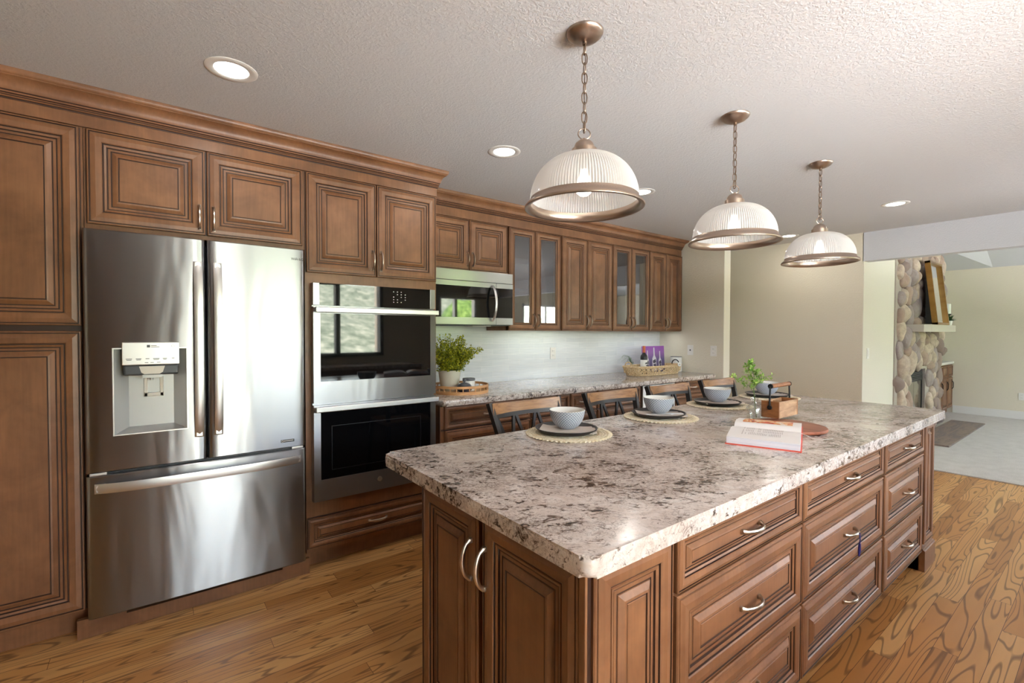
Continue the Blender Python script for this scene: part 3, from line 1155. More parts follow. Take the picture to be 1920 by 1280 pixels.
def oven_door(z0, z1, gz0, gz1, hz, inner=None, badge=False):
    b = MB('steel')
    gx0, gx1 = .038, w - .038
    for q in ((0, z0, gx0, z1), (gx1, z0, w, z1), (gx0, z0, gx1, gz0), (gx0, gz1, gx1, z1)):
        b.box(q[0], -.018, q[1], q[2], .010, q[3])
    d = b.build('door', t, 0)
    b = MB('oven_glass' if not inner else 'dark_glass', 'black')
    b.box(gx0, -.015, gz0, gx1, .008, gz1)
    if inner:
        x0, x1, c0, c1 = inner
        for q in ((x0, c0, x1, c0 + .003), (x0, c1 - .003, x1, c1), (x0, c0, x0 + .003, c1), (x1 - .003, c0, x1, c1)):
            b.box(q[0], -.0155, q[1], q[2], -.0145, q[3], 1)
    b.build('window', d, 0)
    b = MB('steel_smooth')
    b.box(.004, -.058, hz - .015, w + .004, -.042, hz + .015, r=.004)
    b.box(.006, -.044, hz - .012, .030, -.016, hz + .012).box(w - .024, -.044, hz - .012, w - .002, -.016, hz + .012)
    b.build('handle', d, 0)
    if badge:
        o = MB('steel_smooth', 'steel_dull').lathe([(.0, .004), (.012, .004), (.0145, .0035), (.015, 0)], 24).build('badge', d, 40)
        o.rotation_euler = (PI / 2, 0, 0)
        o.location = (w / 2, -.018, .468)


oven_door(.962, 1.508, 1.083, 1.470, 1.490)
oven_door(.402, .950, .523, .907, .928, (.098, w - .106, .571, .826), True)

# cornice over the tall and wall cabinets
CR = [(.0, 2.318), (.005, 2.318), (.007, 2.322), (.005, 2.326), (.009, 2.330), (.011, 2.334), (.009, 2.338), (.013, 2.342), (.013, 2.348),
      (.018, 2.352), (.021, 2.366), (.030, 2.386), (.044, 2.398), (.050, 2.400), (.050, 2.404), (.056, 2.408), (.059, 2.418), (.059, 2.429), (.0, 2.429)]


def crown(name, xa, xb, yf, yback, zb):
    b = MB('cab', 'glaze_and_gap_shade')
    # plain riser board above the doors, mitred profile on top, both returning to the wall at xb
    b.box(xa, yf, zb, xb, yf + .02, 2.43)
    if yback > yf + .03:
        b.box(xb - .018, yf + .02, zb, xb, yback, 2.43)
    A = [b.bm.verts.new((xa, yf - d, z)) for d, z in CR]
    B = [b.bm.verts.new((xb + d, yf - d, z)) for d, z in CR]
    C = [b.bm.verts.new((xb + d, yback, z)) for d, z in CR]
    for i in range(len(CR) - 1):
        g = 1 if i in (1, 2, 4, 6, 8) else 0
        for P, Q in ((A, B), (B, C)):
            f = b.bm.faces.new((P[i], Q[i], Q[i + 1], P[i + 1]))
            f.material_index = g
    b.bm.faces.new(A)
    b.bm.faces.new(C[::-1])
    return struct(b.build(name, None, 40))


crown('trim_1', -.80, 1.509, YT - .016, YU - .08, ZT + .004)
crown('trim_2', 1.511, 4.876, YU - .016, YW - .001, ZT - .010)

# wall cabinets
ZB, ZTU = 1.385, 2.248


def wall_cab(x0, x1, z0, label, splits, glass=False, z1=ZTU):
    t = thing('wall_cabinet', label, 'cabinet', (x0, YU, 0), 0, 'wall cabinets over the back counter')
    carcass(t, x1 - x0, YW - YU - .009, z0 - .004, 2.30, 0, 'cab', glass, () if glass else [(splits[1] - x0 - .003, z0, splits[1] - x0 + .003, z1), (splits[2] - x0, z0, splits[2] - x0 + .003, z1), (splits[0] - x0 - .003, z0, splits[0] - x0, z1)])
    a, m_, c = [v - x0 for v in splits]
    hz = z0 + .088 if not glass else z0 + .085
    if glass:
        glass_door(t, a, m_ - .003, z0, z1, m_ - .028, hz)
        glass_door(t, m_ + .003, c, z0, z1, m_ + .028, hz)
        b = MB('cab')
        for s in (.36, .62):
            b.box(.02, .03, z0 + s - .0, x1 - x0 - .02, YW - YU - .03, z0 + s + .016)
        b.build('shelf', t, 0)
    else:
        door(t, a, m_ - .003, z0, z1, m_ - .026, hz, hl=.10)
        door(t, m_ + .003, c, z0, z1, m_ + .026, hz, hl=.10)
    return t


wall_cab(1.515, 2.366, 1.850, 'short two-door wooden wall cabinet directly above the microwave', (1.605, 1.985, 2.358))
wall_cab(2.370, 2.975, ZB, 'glass-door wall cabinet next to the microwave', (2.376, 2.667, 2.968), True)
wall_cab(2.978, 3.683, ZB, 'two-door solid wooden wall cabinet between the two glass-door cabinets', (2.986, 3.320, 3.678))
wall_cab(3.686, 4.287, ZB, 'glass-door wall cabinet farther from the microwave, above the woven basket side', (3.692, 3.983, 4.281), True)
wall_cab(4.290, 4.896, ZB, 'narrow solid two-door wall cabinet at the beige wall corner', (4.294, 4.590, 4.890))

# microwave under the short cabinet
t = thing('microwave', 'stainless over-the-counter microwave with black glass door and curved handle', 'microwave', (1.600, 3.085, 0))
w = .762
MB('black').box(.002, .03, 1.418, w - .002, .395, 1.842).build('body', t, 0)
b = MB('steel_trim')
b.box(0, 0, 1.760, w, .03, 1.842, r=.003)
b.build('vent_grille', t, 0)
b = MB('steel_trim', 'oven_glass')
b.box(0, 0, 1.719, w, .03, 1.757).box(0, 0, 1.426, w, .03, 1.480).box(0, 0, 1.480, .02, .03, 1.719)
b.box(.02, .002, 1.480, w, .028, 1.719, 1)
b.box(.594, -.0012, 1.426, .5955, .001, 1.757, 1)
d = b.build('door', t, 0)
b = MB('steel_smooth')
n = 16
b.tube([(.555, -.010 - .052 * math.sin(PI * i / n) ** .7, 1.455 + (1.735 - 1.455) * i / n) for i in range(n + 1)], .011, 10, 0, flat=.6)
b.build('handle', d, 50)
MB('white_plastic').box(.42, .08, 1.413, .60, .20, 1.4185).build('lamp_cover', t, 0)

# base cabinets, cooler, worktop
def base_cab(x0, x1, label):
    t = thing('base_cabinet', label, 'cabinet', (x0, YB, 0), 0, 'base cabinets under the back counter')
    carcass(t, x1 - x0, YW - YB - .012, .11, .872, .07, gaps=[(.006, .864, x1 - x0 - .006, .872), (.0, .12, .005, .87), (.01, .700, x1 - x0 - .02, .713)])
    return t


t = base_cab(1.511, 2.290, 'wide three-drawer base cabinet beside the tall oven housing')
drawer(t, .032, .773, .711, .866); drawer(t, .036, .773, .415, .702); drawer(t, .036, .773, .122, .406)
t = base_cab(2.292, 3.030, 'base cabinet with two drawers over two doors behind the second stool')
drawer(t, .006, .412, .711, .866); drawer(t, .420, .732, .711, .866)
door(t, .006, .412, .122, .702, .385, .60); door(t, .420, .732, .122, .702, .447, .60)
t = base_cab(3.032, 3.630, 'three-drawer base cabinet beside the steel wine cooler')
drawer(t, .006, .590, .711, .866); drawer(t, .006, .590, .415, .702); drawer(t, .006, .590, .122, .406)
t = base_cab(4.165, 4.850, 'drawer base cabinet at the end of the back counter near the beige wall')
drawer(t, .020, .640, .730, .866); drawer(t, .020, .640, .570, .722); drawer(t, .020, .640, .350, .562); drawer(t, .020, .640, .122, .342)

t = thing('wine_cooler', 'stainless framed glass-door wine cooler under the back counter', 'cooler', (3.640, YB, 0))
MB('black').box(0, .02, .02, .515, .55, .866).build('body', t, 0)
b = MB('steel_smooth')
b.box(0, -.03, .10, .045, .018, .862, r=.003).box(.470, -.03, .10, .515, .018, .862, r=.003).box(.045, -.03, .81, .470, .018, .862).box(.045, -.03, .10, .470, .018, .15)
d = b.build('door', t, 0)
MB('cooler_glass').box(.045, -.02, .15, .470, .0, .81).build('pane', d, 0)
b = MB('steel_smooth')
b.tube([(.06, -.065, .836), (.455, -.065, .836)], .010, 10)
for x in (.09, .425):
    b.tube([(x, -.065, .836), (x, -.028, .836)], .007, 8)
b.build('handle', d, 50)


def slab(name, outline, z0, z1, mat, r=.016):
    """stone worktop with a rolled edge"""
    b = MB(mat)
    A = [b.bm.verts.new((x, y, z0)) for x, y in outline]
    B = [b.bm.verts.new((x, y, z1)) for x, y in outline]
    n = len(outline)
    top = b.bm.faces.new(B)
    bot = b.bm.faces.new(A[::-1])
    for i in range(n):
        b.bm.faces.new((A[i], A[(i + 1) % n], B[(i + 1) % n], B[i]))
    es = list(top.edges) + list(bot.edges)
    bmesh.ops.bevel(b.bm, geom=es, offset=r, segments=5, profile=.5, affect='EDGES')
    return b.build(name, None, 40)


def rounded(x0, y0, x1, y1, rr, n=6):
    """outline counter-clockwise, rr = radius of each corner (x0y0, x1y0, x1y1, x0y1)"""
    out = []
    for (cx, cy, a0), r in zip(((x0, y0, PI), (x1, y0, 1.5 * PI), (x1, y1, 0), (x0, y1, .5 * PI)), rr):
        sx = 1 if cx == x0 else -1
        sy = 1 if cy == y0 else -1
        if r <= 0:
            out.append((cx, cy))
            continue
        for i in range(n + 1):
            a = a0 + .5 * PI * i / n
            out.append((cx + sx * r + r * math.cos(a), cy + sy * r + r * math.sin(a)))
    return out


o = slab('worktop', rounded(1.513, 2.715, 4.90, YW - .009, (.02, .05, 0, 0)), .874, .914, 'granite_back')
tag(o, 'long speckled granite worktop along the tiled wall', 'worktop')

# outlets and switches
def outlet(name, label, loc, rotz, kind):
    t = thing(name, label, 'outlet' if kind != 'switch' else 'switch', loc, rotz)
    MB('white_plastic').box(-.036, -.006, -.058, .036, 0, .058, r=.003).build('cover_plate', t, 0)
    b = MB('white_plastic', 'mark_dark')
    if kind == 'duplex':
        for z in (-.022, .022):
            b.box(-.017, -.009, z - .015, .017, -.005, z + .015, r=.003)
            b.box(-.008, -.0095, z - .004, -.006, -.0085, z + .006, 1).box(.006, -.0095, z - .004, .008, -.0085, z + .006, 1)
    elif kind == 'jack':
        b.lathe([(.009, 0), (.009, .004), (.0, .004)], 12, 1)
        for v in b.bm.verts:
            v.co = Vector((v.co.x, -.005 - v.co.z, v.co.y))
    else:
        b.box(-.017, -.010, -.033, .017, -.005, .033, r=.002)
    b.build({'duplex': 'socket', 'jack': 'jack', 'switch': 'rocker'}[kind], t, 0)
    return t


outlet('wall_outlet', 'white double outlet on the tiled backsplash', (3.171, YW - .008, 1.158), 0, 'duplex')
outlet('wall_outlet', 'white cable jack plate on the beige end wall, nearer the cabinets', (4.94, 3.066, 1.165), -PI / 2, 'jack')
outlet('wall_outlet', 'white outlet plate on the beige end wall, nearer the cream corner strip', (4.94, 2.783, 1.163), -PI / 2, 'duplex')
outlet('light_switch', 'white light switch on the cream wall return beside the stone chimney', (6.16, 1.709, 1.145), 0, 'switch')
outlet('wall_outlet', 'white outlet low on the far living room wall', (10.88, .995, .37), -PI / 2, 'duplex')

# ------------------------------------------------------------------ kitchen island
IF, IX0, IX1 = .71, .74, 3.815         # carcass front (drawer side), ends
o = slab('island_countertop', rounded(.680, .640, 3.700, 1.684, (.026, .026, .026, .026)), .868, .914, 'granite', .014)
tag(o, 'thick mottled cream and brown granite top of the kitchen island', 'countertop')

t = thing('island_end_cabinet', 'two-door cabinet at the near short end of the island', 'cabinet', (IX0, 1.460, 0), -PI / 2)
b = MB('cab', 'glaze_and_gap_shade')
b.box(.360, -.0012, .125, .381, .01, .862, 1).box(0, -.0012, .856, .752, .01, .862, 1)  # dark strips here and below paint shade into door gap and corner recess
b.box(.752, .0, .115, .7535, .012, .86, 1).box(.752, .300, .115, .7535, .305, .86, 1)
b.box(0, 0, .11, .752, .305, .862).box(.752, .0, .115, .762, .011, .862, 1)
b.build('body', t, 0)
MB('cab').box(.03, .07, 0, .70, .30, .11).build('toe_kick', t, 0)
door(t, .012, .360, .125, .856, .330, .716)
door(t, .381, .754, .125, .856, .400, .716)
MB('cab').box(.7545, -.020, .115, .774, -.012, .862, r=.003).build('corner_stile', t, 0)
d = door(t, 0, .293, .118, .850, name='side_panel')
d.rotation_euler = (0, 0, PI / 2)
d.location = (.752, .012, 0)


def island_cab(x0, x1, label, spl):
    t = thing('island_drawer_cabinet', label, 'cabinet', (x0, IF, 0), 0, 'drawer cabinets along the island')
    a, c = spl[0] - x0, spl[1] - x0
    b = MB('cab', 'glaze_and_gap_shade')
    b.box(0, 0, .108, x1 - x0, .62, .862)
    for q in ((a, .683, c, .691), (a, .389, c, .398), (0, .115, a, .855), (c, .115, x1 - x0, .855), (a, .852, c, .862)):  # glaze-coloured strips stand in for the shade around the drawers
        b.box(q[0], -.0012, q[1], q[2], .01, q[3], 1)
    b.build('body', t, 0)
    MB('cab').box(0, .075, 0, x1 - x0, .62, .108).build('toe_kick', t, 0)
    drawer(t, a, c, .691, .852)
    drawer(t, a, c, .398, .683, hz=.538)
    drawer(t, a, c, .118, .389, hz=.262)
    return t


island_cab(1.055, 1.836, 'island three-drawer cabinet nearest the short end with doors', (1.066, 1.833))
island_cab(1.838, 2.760, 'widest island three-drawer cabinet, the middle one, with blue cord on its handle', (1.843, 2.749))
island_cab(2.762, 3.482, 'island three-drawer cabinet farthest along, beside the fluted end post', (2.776, 3.476))
t = thing('island_post', 'fluted wooden end post of the island on a moulded plinth block', 'post', (3.484, IF, 0))
MB('cab').box(0, -.003, .0, .216, .64, .862).build('body', t, 0)
door(t, .012, .206, .155, .852, name='front_panel', y=-.004)
b = MB('cab', 'glaze_and_gap_shade')
b.box(.0, -.030, 0, .236, .64, .118)
b.prism([(-.030, .118), (-.027, .123), (-.022, .125), (-.020, .131), (-.012, .135), (-.0035, .142), (-.0035, .118)], 'x', .0, .234)
b.build('plinth', t, 0)
t = tag(MB('cab').box(1.05, 1.352, 0, 3.69, 1.372, .862).build('island_back_panel', None, 0), 'wooden back panel of the island facing the stools', 'panel')

b = MB('blue_cord')
b.tube([(2.300, .655, .545), (2.299, .652, .520), (2.301, .654, .500)], .0022, 6).tube([(2.301, .654, .500), (2.302, .655, .470), (2.300, .656, .448)], [.004, .0055, .003], 8)
tag(b.build('tassel', None, 50), 'small dark blue tassel hanging from an island drawer handle', 'tassel')

# ------------------------------------------------------------------ stools
def make_stool(label):
    t = thing('counter_stool', label, 'stool', (0, 0, 0), 0, 'stools along the island')
    hw = .255
    # local: back rest at y=+.22 (away from the island), seat toward -y
    b = MB('chair_wood')
    b.box(-.215, -.20, .615, .215, .19, .648, r=.012)
    b.build('seat', t, 40)
    for sx in (-1, 1):
        b = MB('chair_metal')
        b.bar((sx * .205, -.18, .615), (sx * .235, -.225, 0), .026, .026, up=(0, 1, 0))
        b.build('leg', t, 0)
        b = MB('chair_metal')
        b.bar((sx * .20, .17, .615), (sx * .225, .235, 0), .026, .030, up=(0, 1, 0))
        b.build('leg', t, 0)
        b = MB('chair_metal')
        b.bar((sx * .178, .120, .60), (sx * (hw - .008), .236, .985), .024, .034, up=(0, 1, 0))
        b.build('back_post', t, 0)
    n = 14

    def curve(u, z):
        return (u * (hw - .012), .205 + .05 * (1 - u * u) + (z - .9) * .21, z)
    # curved wooden top rail
    b = MB('chair_wood')
    V = []
    for i in range(n + 1):
        u = -1 + 2 * i / n
        dip = .012 * (1 - u * u)
        V.append([b.bm.verts.new(Vector(curve(u, z)) + Vector((0, d, 0))) for z, d in ((.924, -.011), (.985 - dip, -.011), (.985 - dip, .011), (.924, .011))])
    for a, c in zip(V, V[1:]):
        for q in range(4):
            b.bm.faces.new((a[q], a[(q + 1) % 4], c[(q + 1) % 4], c[q]))
    b.bm.faces.new(V[0][::-1]); b.bm.faces.new(V[-1])
    b.build('top_rail', t, 40)
    b = MB('chair_metal')
    V = []
    for i in range(n + 1):
        u = -1 + 2 * i / n
        V.append([b.bm.verts.new(Vector(curve(u, z)) + Vector((0, d, 0))) for z, d in ((.902, -.010), (.9235, -.010), (.9235, .010), (.902, .010))])
    for a, c in zip(V, V[1:]):
        for q in range(4):
            b.bm.faces.new((a[q], a[(q + 1) % 4], c[(q + 1) % 4], c[q]))
    b.bm.faces.new(V[0][::-1]); b.bm.faces.new(V[-1])
    b.build('back_rail', t, 40)
    for k in range(3):
        for u0, u1 in ((-.86 + k * .64, -.60 + k * .64), (-.30 + k * .64, -.50 + k * .64)):
            b = MB('chair_metal')
            p0 = Vector(curve(u0, .904)); p1 = Vector(curve(u1, .72)) * 1.0
            p1.x *= .86
            b.bar(p0, p1, .017, .012, up=(0, 1, 0))
            b.build('back_bar', t, 0)
    b = MB('chair_metal')
    b.bar((-.192, .172, .71), (.192, .172, .71), .02, .02)
    b.build('lower_rail', t, 0)
    b = MB('chair_metal')
    b.bar((-.222, -.205, .25), (.222, -.205, .25), .02, .02)
    b.build('footrest', t, 0)
    return t


stool_labels = ['wood and metal counter stool nearest the refrigerator, behind the nearest place setting', 'second counter stool from the refrigerator, at the setting with cutlery',
                'third counter stool from the refrigerator, in front of the wine cooler', 'counter stool at the far end of the island near the beige wall']
st0 = make_stool(stool_labels[0])
st0.location = (1.672, 1.83, 0)
for lb, x in zip(stool_labels[1:], (2.395, 3.030, 3.715)):
    dup(st0, (x, 1.83, 0), 0, lb)

# ------------------------------------------------------------------ place settings
ZC = .914


def placemat():
    random.seed(3)
    b = MB('straw')
    b.lathe([(.0, .003), (.178, .003), (.178, .0005), (.0, .0005)], 48)
    for k in range(13):
        r = .018 + k * .0132
        n = max(16, int(r * 260))
        pts = [((r + random.uniform(-.0015, .0015)) * math.cos(2 * PI * i / n), (r + random.uniform(-.0015, .0015)) * math.sin(2 * PI * i / n), .0045 + .0012 * ((i + k) % 2)) for i in range(n)]
        b.tube(pts, .0042, 5, 0, True, flat=.7)
    for i in range(60):
        a = 2 * PI * i / 60
        r = .184
        b.tube([((r + .006 * math.cos(q)) * math.cos(a + .02 * math.sin(q)), (r + .006 * math.cos(q)) * math.sin(a + .02 * math.sin(q)), .005) for q in [2 * PI * k / 8 for k in range(8)]], .0026, 4, 0, True)
    return b.build('placemat', None, 60)


def plate():
    b = MB('black_plate')
    b.lathe([(0, .001), (.100, .001), (.124, .006), (.137, .019), (.139, .022), (.136, .0225), (.131, .020), (.121, .0095), (.098, .006), (0, .006)], 56)
    return b.build('plate', None, 50)


def bowl():
    b = MB('bowl', 'ceramic_white')
    out = [(0, .002), (.034, .001), (.037, .004), (.052, .014), (.066, .033), (.075, .056), (.080, .083)]
    b.lathe(out, 64, 0, caps=False)
    b.lathe([(.080, .083), (.0785, .0845), (.0765, .083), (.071, .057), (.062, .036), (.048, .020), (.03, .012), (0, .010)], 64, 1, caps=False)
    bmesh.ops.remove_doubles(b.bm, verts=b.bm.verts, dist=1e-5)
    return b.build('bowl', None, 50)


def napkin():
    """folded linen square with soft ends"""
    b = MB('napkin')
    n, mm = 12, 8
    g = []
    for i in range(n + 1):
        row = []
        for j in range(mm + 1):
            x = -.125 + .25 * i / n
            y = -.07 + .14 * j / mm
            e = max(0, abs(x) - .075)
            row.append((x, y, .010 + .30 * e * e * 6 + .0015 * math.sin(9 * j + i) * (1 if e else .2)))
        g.append(row)
    T = [[b.bm.verts.new((x, y, z + .004)) for x, y, z in r] for r in g]
    B = [[b.bm.verts.new((x, y, z)) for x, y, z in r] for r in g]
    for i in range(n):
        for j in range(mm):
            b.bm.faces.new((T[i][j], T[i + 1][j], T[i + 1][j + 1], T[i][j + 1]))
            b.bm.faces.new((B[i][j], B[i][j + 1], B[i + 1][j + 1], B[i + 1][j]))
    for i in range(n):
        b.bm.faces.new((T[i][0], B[i][0], B[i + 1][0], T[i + 1][0])); b.bm.faces.new((T[i + 1][mm], B[i + 1][mm], B[i][mm], T[i][mm]))
    for j in range(mm):
        b.bm.faces.new((T[0][j + 1], B[0][j + 1], B[0][j], T[0][j])); b.bm.faces.new((T[n][j], B[n][j], B[n][j + 1], T[n][j + 1]))
    return b.build('napkin', None, 60)


def fork():
    b = MB('steel_smooth')
    L = .19
    b.tube([(-L / 2 + L * i / 12, 0, .0022 + .006 * math.sin(PI * i / 12) * (.4 if i < 6 else .9)) for i in range(9)], [.0042, .0048, .0044, .0036, .003, .0028, .003, .004, .008], 8, 0, flat=.35)
    for q in range(4):
        y = -.0085 + q * .0057
        b.tube([(L * .165, y, .0060), (L * .30, y, .0075), (L * .50, y * .9, .0055)], [.0019, .0016, .0009], 6, 0, flat=.7)
    b.box(L * .145, -.0105, .0045, L * .20, .0105, .0068, r=.001)
    return b.build('fork', None, 50)


spots = [(1.466, 1.503), (2.140, 1.500), (2.785, 1.530), (3.415, 1.515)]
where = ['nearest the refrigerator, on the island', 'second from the refrigerator, with a fork beside it', 'third along, between the open book and the third stool', 'at the far island end behind the bud vase']
m0, p0, b0, n0 = placemat(), plate(), bowl(), napkin()
for i, ((x, y), wh) in enumerate(zip(spots, where)):
    def put(src, name, label, cat, dx, dy, z, rz, group):
        o = src if i == 0 else src.copy()
        if i:
            COL.objects.link(o)
        o.location = (x + dx, y + dy, z)
        o.rotation_euler = (0, 0, rz)
        return tag(o, label, cat, group)
    put(m0, 'placemat', 'round woven straw placemat ' + wh, 'placemat', 0, 0, ZC, i * .7, 'straw placemats on the island')
    put(p0, 'plate', 'black stoneware plate on the placemat ' + wh, 'plate', -.005, .01, ZC + .008, 0, 'black plates on the island')
    put(n0, 'napkin', 'folded beige napkin under the bowl ' + wh, 'napkin', 0.0, .0, ZC + .0075, [-.85, -.80, -.5, -.7][i], 'napkins on the plates')
    put(b0, 'bowl', 'grey diamond-patterned bowl on the plate ' + wh, 'bowl', .008, .018, ZC + .0215, i * .3, 'bowls on the plates')
fk = fork()
fk.location = (2.085, 1.435, ZC + .029)
fk.rotation_euler = (0, .0, -.62)
tag(fk, 'steel fork lying on the napkin of the second setting from the refrigerator', 'fork')

# ------------------------------------------------------------------ book, board, caddy, vase on the island
t = thing('cookbook', 'open cookbook with red cover lying on the island', 'book', (1.850, .984, ZC), math.atan2(-.937, .35))
# local x along the spine direction (.257), local y across the pages toward the far page
b = MB('red_cover')
b.prism([(-.006, 0), (.228, 0), (.285, .0185), (.448, .0185), (.448, .0225), (.283, .0225), (.226, .004), (-.006, .004)], 'x', -.004, .262)
b.build('cover', t, 0)


def page_block(y0, y1, h0, h1, spine_at):
    def under(y):
        return .0042 + .0185 * max(0, min(1, (y - .228) / .055))

    b = MB('page', 'page_edge')
    n = 14
    prof = []
    for i in range(n + 1):
        u = i / n
        y = y0 + (y1 - y0) * u
        s = u if spine_at else 1 - u
        z = h0 + (h1 - h0) * u + .010 * math.sin(PI * min(1, s * 1.1)) ** 1 * (1 if s > .5 else .6) - .016 * max(0, s - .86) / .14
        prof.append((y, max(under(y) + .002, z)))
    A = [b.bm.verts.new((0, y, z)) for y, z in prof]
    B = [b.bm.verts.new((.257, y, z)) for y, z in prof]
    A0 = [b.bm.verts.new((0, y, under(y))) for y, z in prof]
    B0 = [b.bm.verts.new((.257, y, under(y))) for y, z in prof]
    for i in range(n):
        b.bm.faces.new((A[i], B[i], B[i + 1], A[i + 1])).material_index = 0
        b.bm.faces.new((A[i], A[i + 1], A0[i + 1], A0[i])).material_index = 1
        b.bm.faces.new((B[i], B0[i], B0[i + 1], B[i + 1])).material_index = 1
    b.bm.faces.new((A[0], A0[0], B0[0], B[0])).material_index = 1
    b.bm.faces.new((A[n], B[n], B0[n], A0[n])).material_index = 1
    return b, prof


def zat(prof, y):
    for (a, za), (c, zc) in zip(prof, prof[1:]):
        if a <= y <= c:
            return za + (zc - za) * (y - a) / (c - a)
    return prof[-1][1]


b, pr = page_block(0, .225, .030, .040, True)
pg = b.build('page_block', t, 40)
b = MB(plain('printed_text_grey', (186, 178, 176), .7))
random.seed(8)
for colx in range(22):
    x = .062 + colx * .0062
    for y0_, y1_ in ((.055, .098), (.104, .188)):
        if random.random() < .12:
            continue
        ya, yb = y0_, y1_ - random.random() * .02
        for k in range(4):
            q0, q1 = ya + (yb - ya) * k / 4, ya + (yb - ya) * (k + .86) / 4
            b.quad([(x, q0, zat(pr, q0) + .0006), (x + .0022, q0, zat(pr, q0) + .0006), (x + .0022, q1, zat(pr, q1) + .0006), (x, q1, zat(pr, q1) + .0006)])
for k in range(6):
    q0, q1 = .05 + k * .024, .072 + k * .024
    b.quad([(.05, q0, zat(pr, q0) + .0006), (.0525, q0, zat(pr, q0) + .0006), (.0525, q1, zat(pr, q1) + .0006), (.05, q1, zat(pr, q1) + .0006)])
b.build('printed_text', pg, 0)
b, pr2 = page_block(.232, .444, .044, .038, False)
pg2 = b.build('page_block', t, 40)
b = MB('food')
k = 10
for i in range(k):
    q0, q1 = .285 + .14 * i / k, .285 + .14 * (i + 1) / k
    b.quad([(.03, q0, zat(pr2, q0) + .0007), (.225, q0, zat(pr2, q0) + .0007), (.225, q1, zat(pr2, q1) + .0007), (.03, q1, zat(pr2, q1) + .0007)])
b.build('printed_photo', pg2, 0)
b = MB('ceramic_white')
b.tube([(.255, .20, .036), (.275, .22, .026), (.30, .245, .010), (.33, .28, .0025), (.37, .33, .002)], .0028, 6, 0, flat=.3)
b.build('ribbon_marker', t, 50)

t = MB('walnut')
t.lathe([(0, 0), (.160, 0), (.168, .004), (.170, .010), (.167, .016), (.160, .0175), (0, .0175)], 64)
o = t.build('serving_board', None, 40)
o.location = (2.375, .975, ZC)
tag(o, 'round reddish walnut board under the edge of the open cookbook', 'board')

t = thing('wooden_caddy', 'small wooden caddy with black iron handle on the island', 'caddy', (2.515, 1.062, ZC + .0176))
W_, D_, H_ = .205, .085, .082
b = MB('acacia', 'acacia_dark')
b.box(0, 0, 0, W_, .009, H_).box(0, D_ - .009, 0, W_, D_, H_)
b.box(-.009, -.001, 0, 0, D_ + .001, H_ + .002, 1).box(W_, -.001, 0, W_ + .009, D_ + .001, H_ + .002, 1)
b.box(0, .009, 0, W_, D_ - .009, .008)
b.build('body', t, 0)
b = MB('acacia')
b.box(.10, .009, .008, .108, D_ - .009, H_ - .006)
b.build('divider', t, 0)
b = MB('iron')
for x in (-.012, W_ + .012):
    b.tube([(x, D_ / 2, .052), (x + (.004 if x < 0 else -.004), D_ / 2, .10), (x + (.006 if x < 0 else -.006), D_ / 2, .165)], .0042, 8)
    b.lathe([(0, -.004), (.011, -.004), (.011, .004), (0, .004)], 12, 0, (0, 0, 0))
b2 = [v for v in b.bm.verts]
b.bm.free()
b = MB('iron')
for x in (-.013, W_ + .013):
    s_ = 1 if x < 0 else -1
    b.tube([(x, D_ / 2, .052), (x, D_ / 2, .10), (x + s_ * .006, D_ / 2, .160)], .0042, 8)
    b.tube([(x - .004, D_ / 2, .052), (x + .004, D_ / 2, .052)], .011, 12)
    b.tube([(x + s_ * .003, D_ / 2, .160), (x + s_ * .012, D_ / 2, .160)], .0125, 12)
hd = b.build('handle', t, 50)
b = MB('acacia_dark')
b.tube([(.0, D_ / 2, .160), (W_, D_ / 2, .160)], .0115, 14)
b.build('grip', hd, 50)

t = thing('bud_vase', 'clear glass bottle vase on the island beside the wooden caddy', 'vase', (2.486, 1.173, ZC))
b = MB('clear')
prof = [(0, .002), (.036, .0), (.040, .004), (.040, .062), (.036, .072), (.021, .080), (.0175, .086), (.0175, .103), (.021, .108), (.021, .114),
        (.017, .114), (.0145, .100), (.0145, .086), (.032, .070), (.036, .060), (.036, .008), (0, .006)]
b.lathe(prof, 28, caps=False)
b.build('bottle', t, 50)
MB('clear').lathe([(0, .0075), (.0355, .0075), (.0355, .026), (0, .026)], 24).build('water', t, 50)


def leaf(b, p, d, up, L, Wd, m=0):
    """small pointed leaf of two folded halves"""
    d = Vector(d).normalized()
    s = d.cross(Vector(up))
    if s.length < 1e-4:
        s = d.orthogonal()
    s.normalize()
    n = s.cross(d)
    p = Vector(p)
    q = [p, p + d * L * .45 + s * Wd * .5 + n * Wd * .12, p + d * L, p + d * L * .45 - s * Wd * .5 + n * Wd * .12, p + d * L * .5 - n * Wd * .05]
    v = [b.bm.verts.new(x) for x in q]
    b.bm.faces.new((v[0], v[1], v[4])).material_index = m
    b.bm.faces.new((v[1], v[2], v[4])).material_index = m
    b.bm.faces.new((v[2], v[3], v[4])).material_index = m
    b.bm.faces.new((v[3], v[0], v[4])).material_index = m


